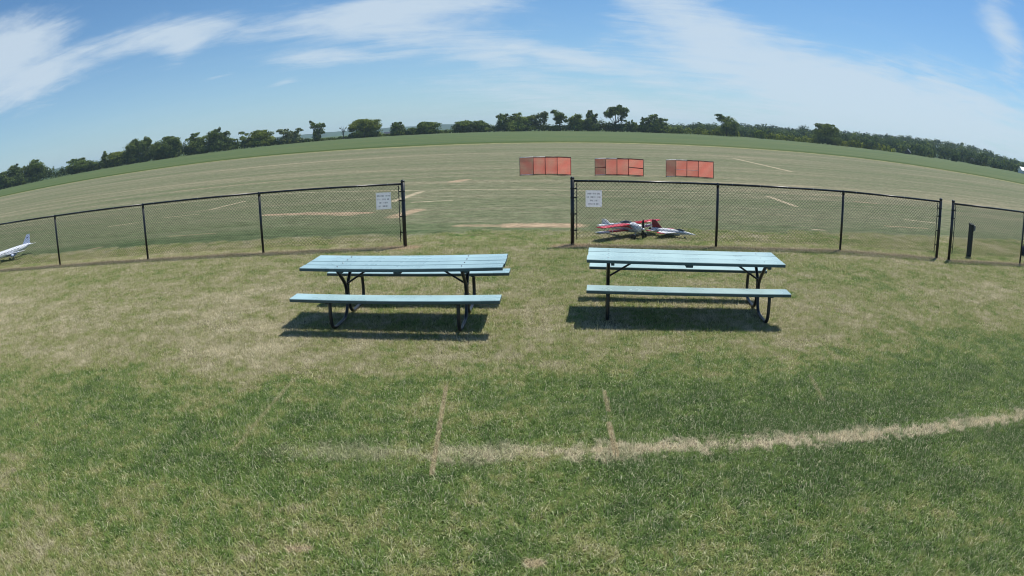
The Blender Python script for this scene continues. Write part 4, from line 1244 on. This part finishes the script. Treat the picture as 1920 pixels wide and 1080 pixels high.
def grass_patch(seed, nblades=1900, rad=0.36):
    g = np.random.default_rng(seed)
    r = rad * np.sqrt(g.uniform(0, 1, nblades)) ** 1.15; a = g.uniform(0, 2 * np.pi, nblades)
    bx, by = r * np.cos(a), r * np.sin(a)
    tuft = g.integers(0, 140, nblades); tx, ty = g.uniform(-rad, rad, 140), g.uniform(-rad, rad, 140)
    pull = g.uniform(0, .75, nblades) * (g.random(nblades) < .55)
    bx = bx * (1 - pull) + tx[tuft] * pull; by = by * (1 - pull) + ty[tuft] * pull
    th = g.uniform(0, 2 * np.pi, nblades); ln = g.gamma(6, .0042, nblades) + .009
    lean = np.clip(g.normal(1.0, .40, nblades), .05, 1.75); wd = g.uniform(.0012, .0028, nblades)
    dxy = np.stack([np.cos(th), np.sin(th)], 1); side = np.stack([-dxy[:, 1], dxy[:, 0]], 1)
    V = np.zeros((nblades, 5, 3)); tips = np.zeros((nblades, 5))
    for k, (f, w_) in enumerate(((0, 1.0), (.55, .85))):
        bend = lean * (.55 + .45 * f); o = (ln * f)[:, None]
        c = np.stack([bx, by], 1) + dxy * o * np.sin(bend)[:, None]
        z = ln * f * np.cos(bend) - (.004 if f == 0 else 0)
        for q, s in enumerate((-1, 1)):
            V[:, 2 * k + q, :2] = c + side * (wd * w_ * s)[:, None]; V[:, 2 * k + q, 2] = z
        tips[:, 2 * k:2 * k + 2] = f
    bend = np.minimum(lean * 1.15, 1.5)
    V[:, 4, :2] = np.stack([bx, by], 1) + dxy * (ln * np.sin(bend))[:, None]; V[:, 4, 2] = ln * np.cos(bend); tips[:, 4] = 1
    b = np.arange(nblades) * 5
    loops = np.stack([b, b + 1, b + 3, b + 2, b + 2, b + 3, b + 4], 1).ravel()
    starts = (np.arange(nblades)[:, None] * 7 + np.array([0, 4])).ravel()
    me = bpy.data.meshes.new('grass_tuft')
    me.vertices.add(nblades * 5); me.vertices.foreach_set('co', V.reshape(-1, 3).astype(np.float32).ravel())
    me.loops.add(len(loops)); me.loops.foreach_set('vertex_index', loops.astype(np.int32))
    me.polygons.add(len(starts)); me.polygons.foreach_set('loop_start', starts.astype(np.int32))
    rn_ = np.repeat(g.uniform(0, 1, nblades), 5)
    me.attributes.new('rnd', 'FLOAT', 'POINT').data.foreach_set('value', rn_.astype(np.float32))
    me.attributes.new('tip', 'FLOAT', 'POINT').data.foreach_set('value', tips.ravel().astype(np.float32))
    me.update(calc_edges=True)
    me.materials.append(M['blade'])
    return bpy.data.objects.new('grass_tuft', me)


patches = [grass_patch(100 + k) for k in range(5)]
pts, scl = [], []
# mown lawn, thick near the camera, thinning out over the airfield
for (y0, y1, x0, x1, step, sc) in ((0.6, 6.5, -12, 12, 0.34, 1.0), (6.5, 12.6, -18, 18, 0.38, 1.05), (12.6, 13.7, -20, 18, 0.46, 0.9)):
    for y in np.arange(y0, y1, step):
        for x in np.arange(x0, x1, step):
            px_, py_ = x + rg.normal(0, step * .28), y + rg.normal(0, step * .28)
            if abs(px_) > py_ * 1.45 + 2.2: continue
            pts.append((px_, py_, gz(py_))); scl.append(sc * rg.uniform(.85, 1.2))
npt = len(pts)
me = bpy.data.meshes.new('grass')
me.vertices.add(npt); me.vertices.foreach_set('co', np.array(pts, dtype=np.float32).ravel())
me.attributes.new('turn', 'FLOAT', 'POINT').data.foreach_set('value', rg.uniform(0, 6.28, npt).astype(np.float32))
me.attributes.new('size', 'FLOAT', 'POINT').data.foreach_set('value', np.array(scl, dtype=np.float32))
me.attributes.new('pick', 'INT', 'POINT').data.foreach_set('value', rg.integers(0, 5, npt).astype(np.int32))
me.materials.append(M['blade'])
grass = bpy.data.objects.new('grass', me); COL.objects.link(grass)
tag(grass, 'short mown lawn grass, patchy green and straw yellow', 'grass', kind='stuff')
ng = bpy.data.node_groups.new('grass_instances', 'GeometryNodeTree')
ng.interface.new_socket('Geometry', in_out='INPUT', socket_type='NodeSocketGeometry')
ng.interface.new_socket('Geometry', in_out='OUTPUT', socket_type='NodeSocketGeometry')
gi = ng.nodes.new('NodeGroupInput'); go = ng.nodes.new('NodeGroupOutput')
iop = ng.nodes.new('GeometryNodeInstanceOnPoints')
iop.inputs['Pick Instance'].default_value = True
join = ng.nodes.new('GeometryNodeJoinGeometry')
for p_ in reversed(patches):
    oi = ng.nodes.new('GeometryNodeObjectInfo'); oi.inputs['Object'].default_value = p_; oi.inputs['As Instance'].default_value = True
    ng.links.new(oi.outputs['Geometry'], join.inputs[0])


def named(nm, typ):
    a = ng.nodes.new('GeometryNodeInputNamedAttribute'); a.data_type = typ; a.inputs['Name'].default_value = nm
    return a.outputs['Attribute']


cx = ng.nodes.new('ShaderNodeCombineXYZ'); ng.links.new(named('turn', 'FLOAT'), cx.inputs[2])
ng.links.new(gi.outputs[0], iop.inputs['Points']); ng.links.new(join.outputs[0], iop.inputs['Instance'])
ng.links.new(named('pick', 'INT'), iop.inputs['Instance Index'])
ng.links.new(cx.outputs[0], iop.inputs['Rotation'])
ng.links.new(named('size', 'FLOAT'), iop.inputs['Scale'])
ng.links.new(iop.outputs[0], go.inputs[0])
md = grass.modifiers.new('grass', 'NODES'); md.node_group = ng

# ------------------------------------------------------------------ haze
HAZE = True
if HAZE:
    m_, t_, out_ = new_mat('haze')
    vol = t_.node('ShaderNodeVolumePrincipled')
    vol.inputs['Color'].default_value = (0.66, 0.84, 1.0, 1)
    vol.inputs['Density'].default_value = 0.00018
    vol.inputs['Anisotropy'].default_value = 0.2
    t_.l.new(vol.outputs[0], out_.inputs['Volume'])
    mb = MB(); mb.box((0, 1400, 22), (6200, 3400, 47))
    hz = mb.build('haze', m_)
    tag(hz, 'thin pale summer haze over the fields', 'haze', kind='stuff')
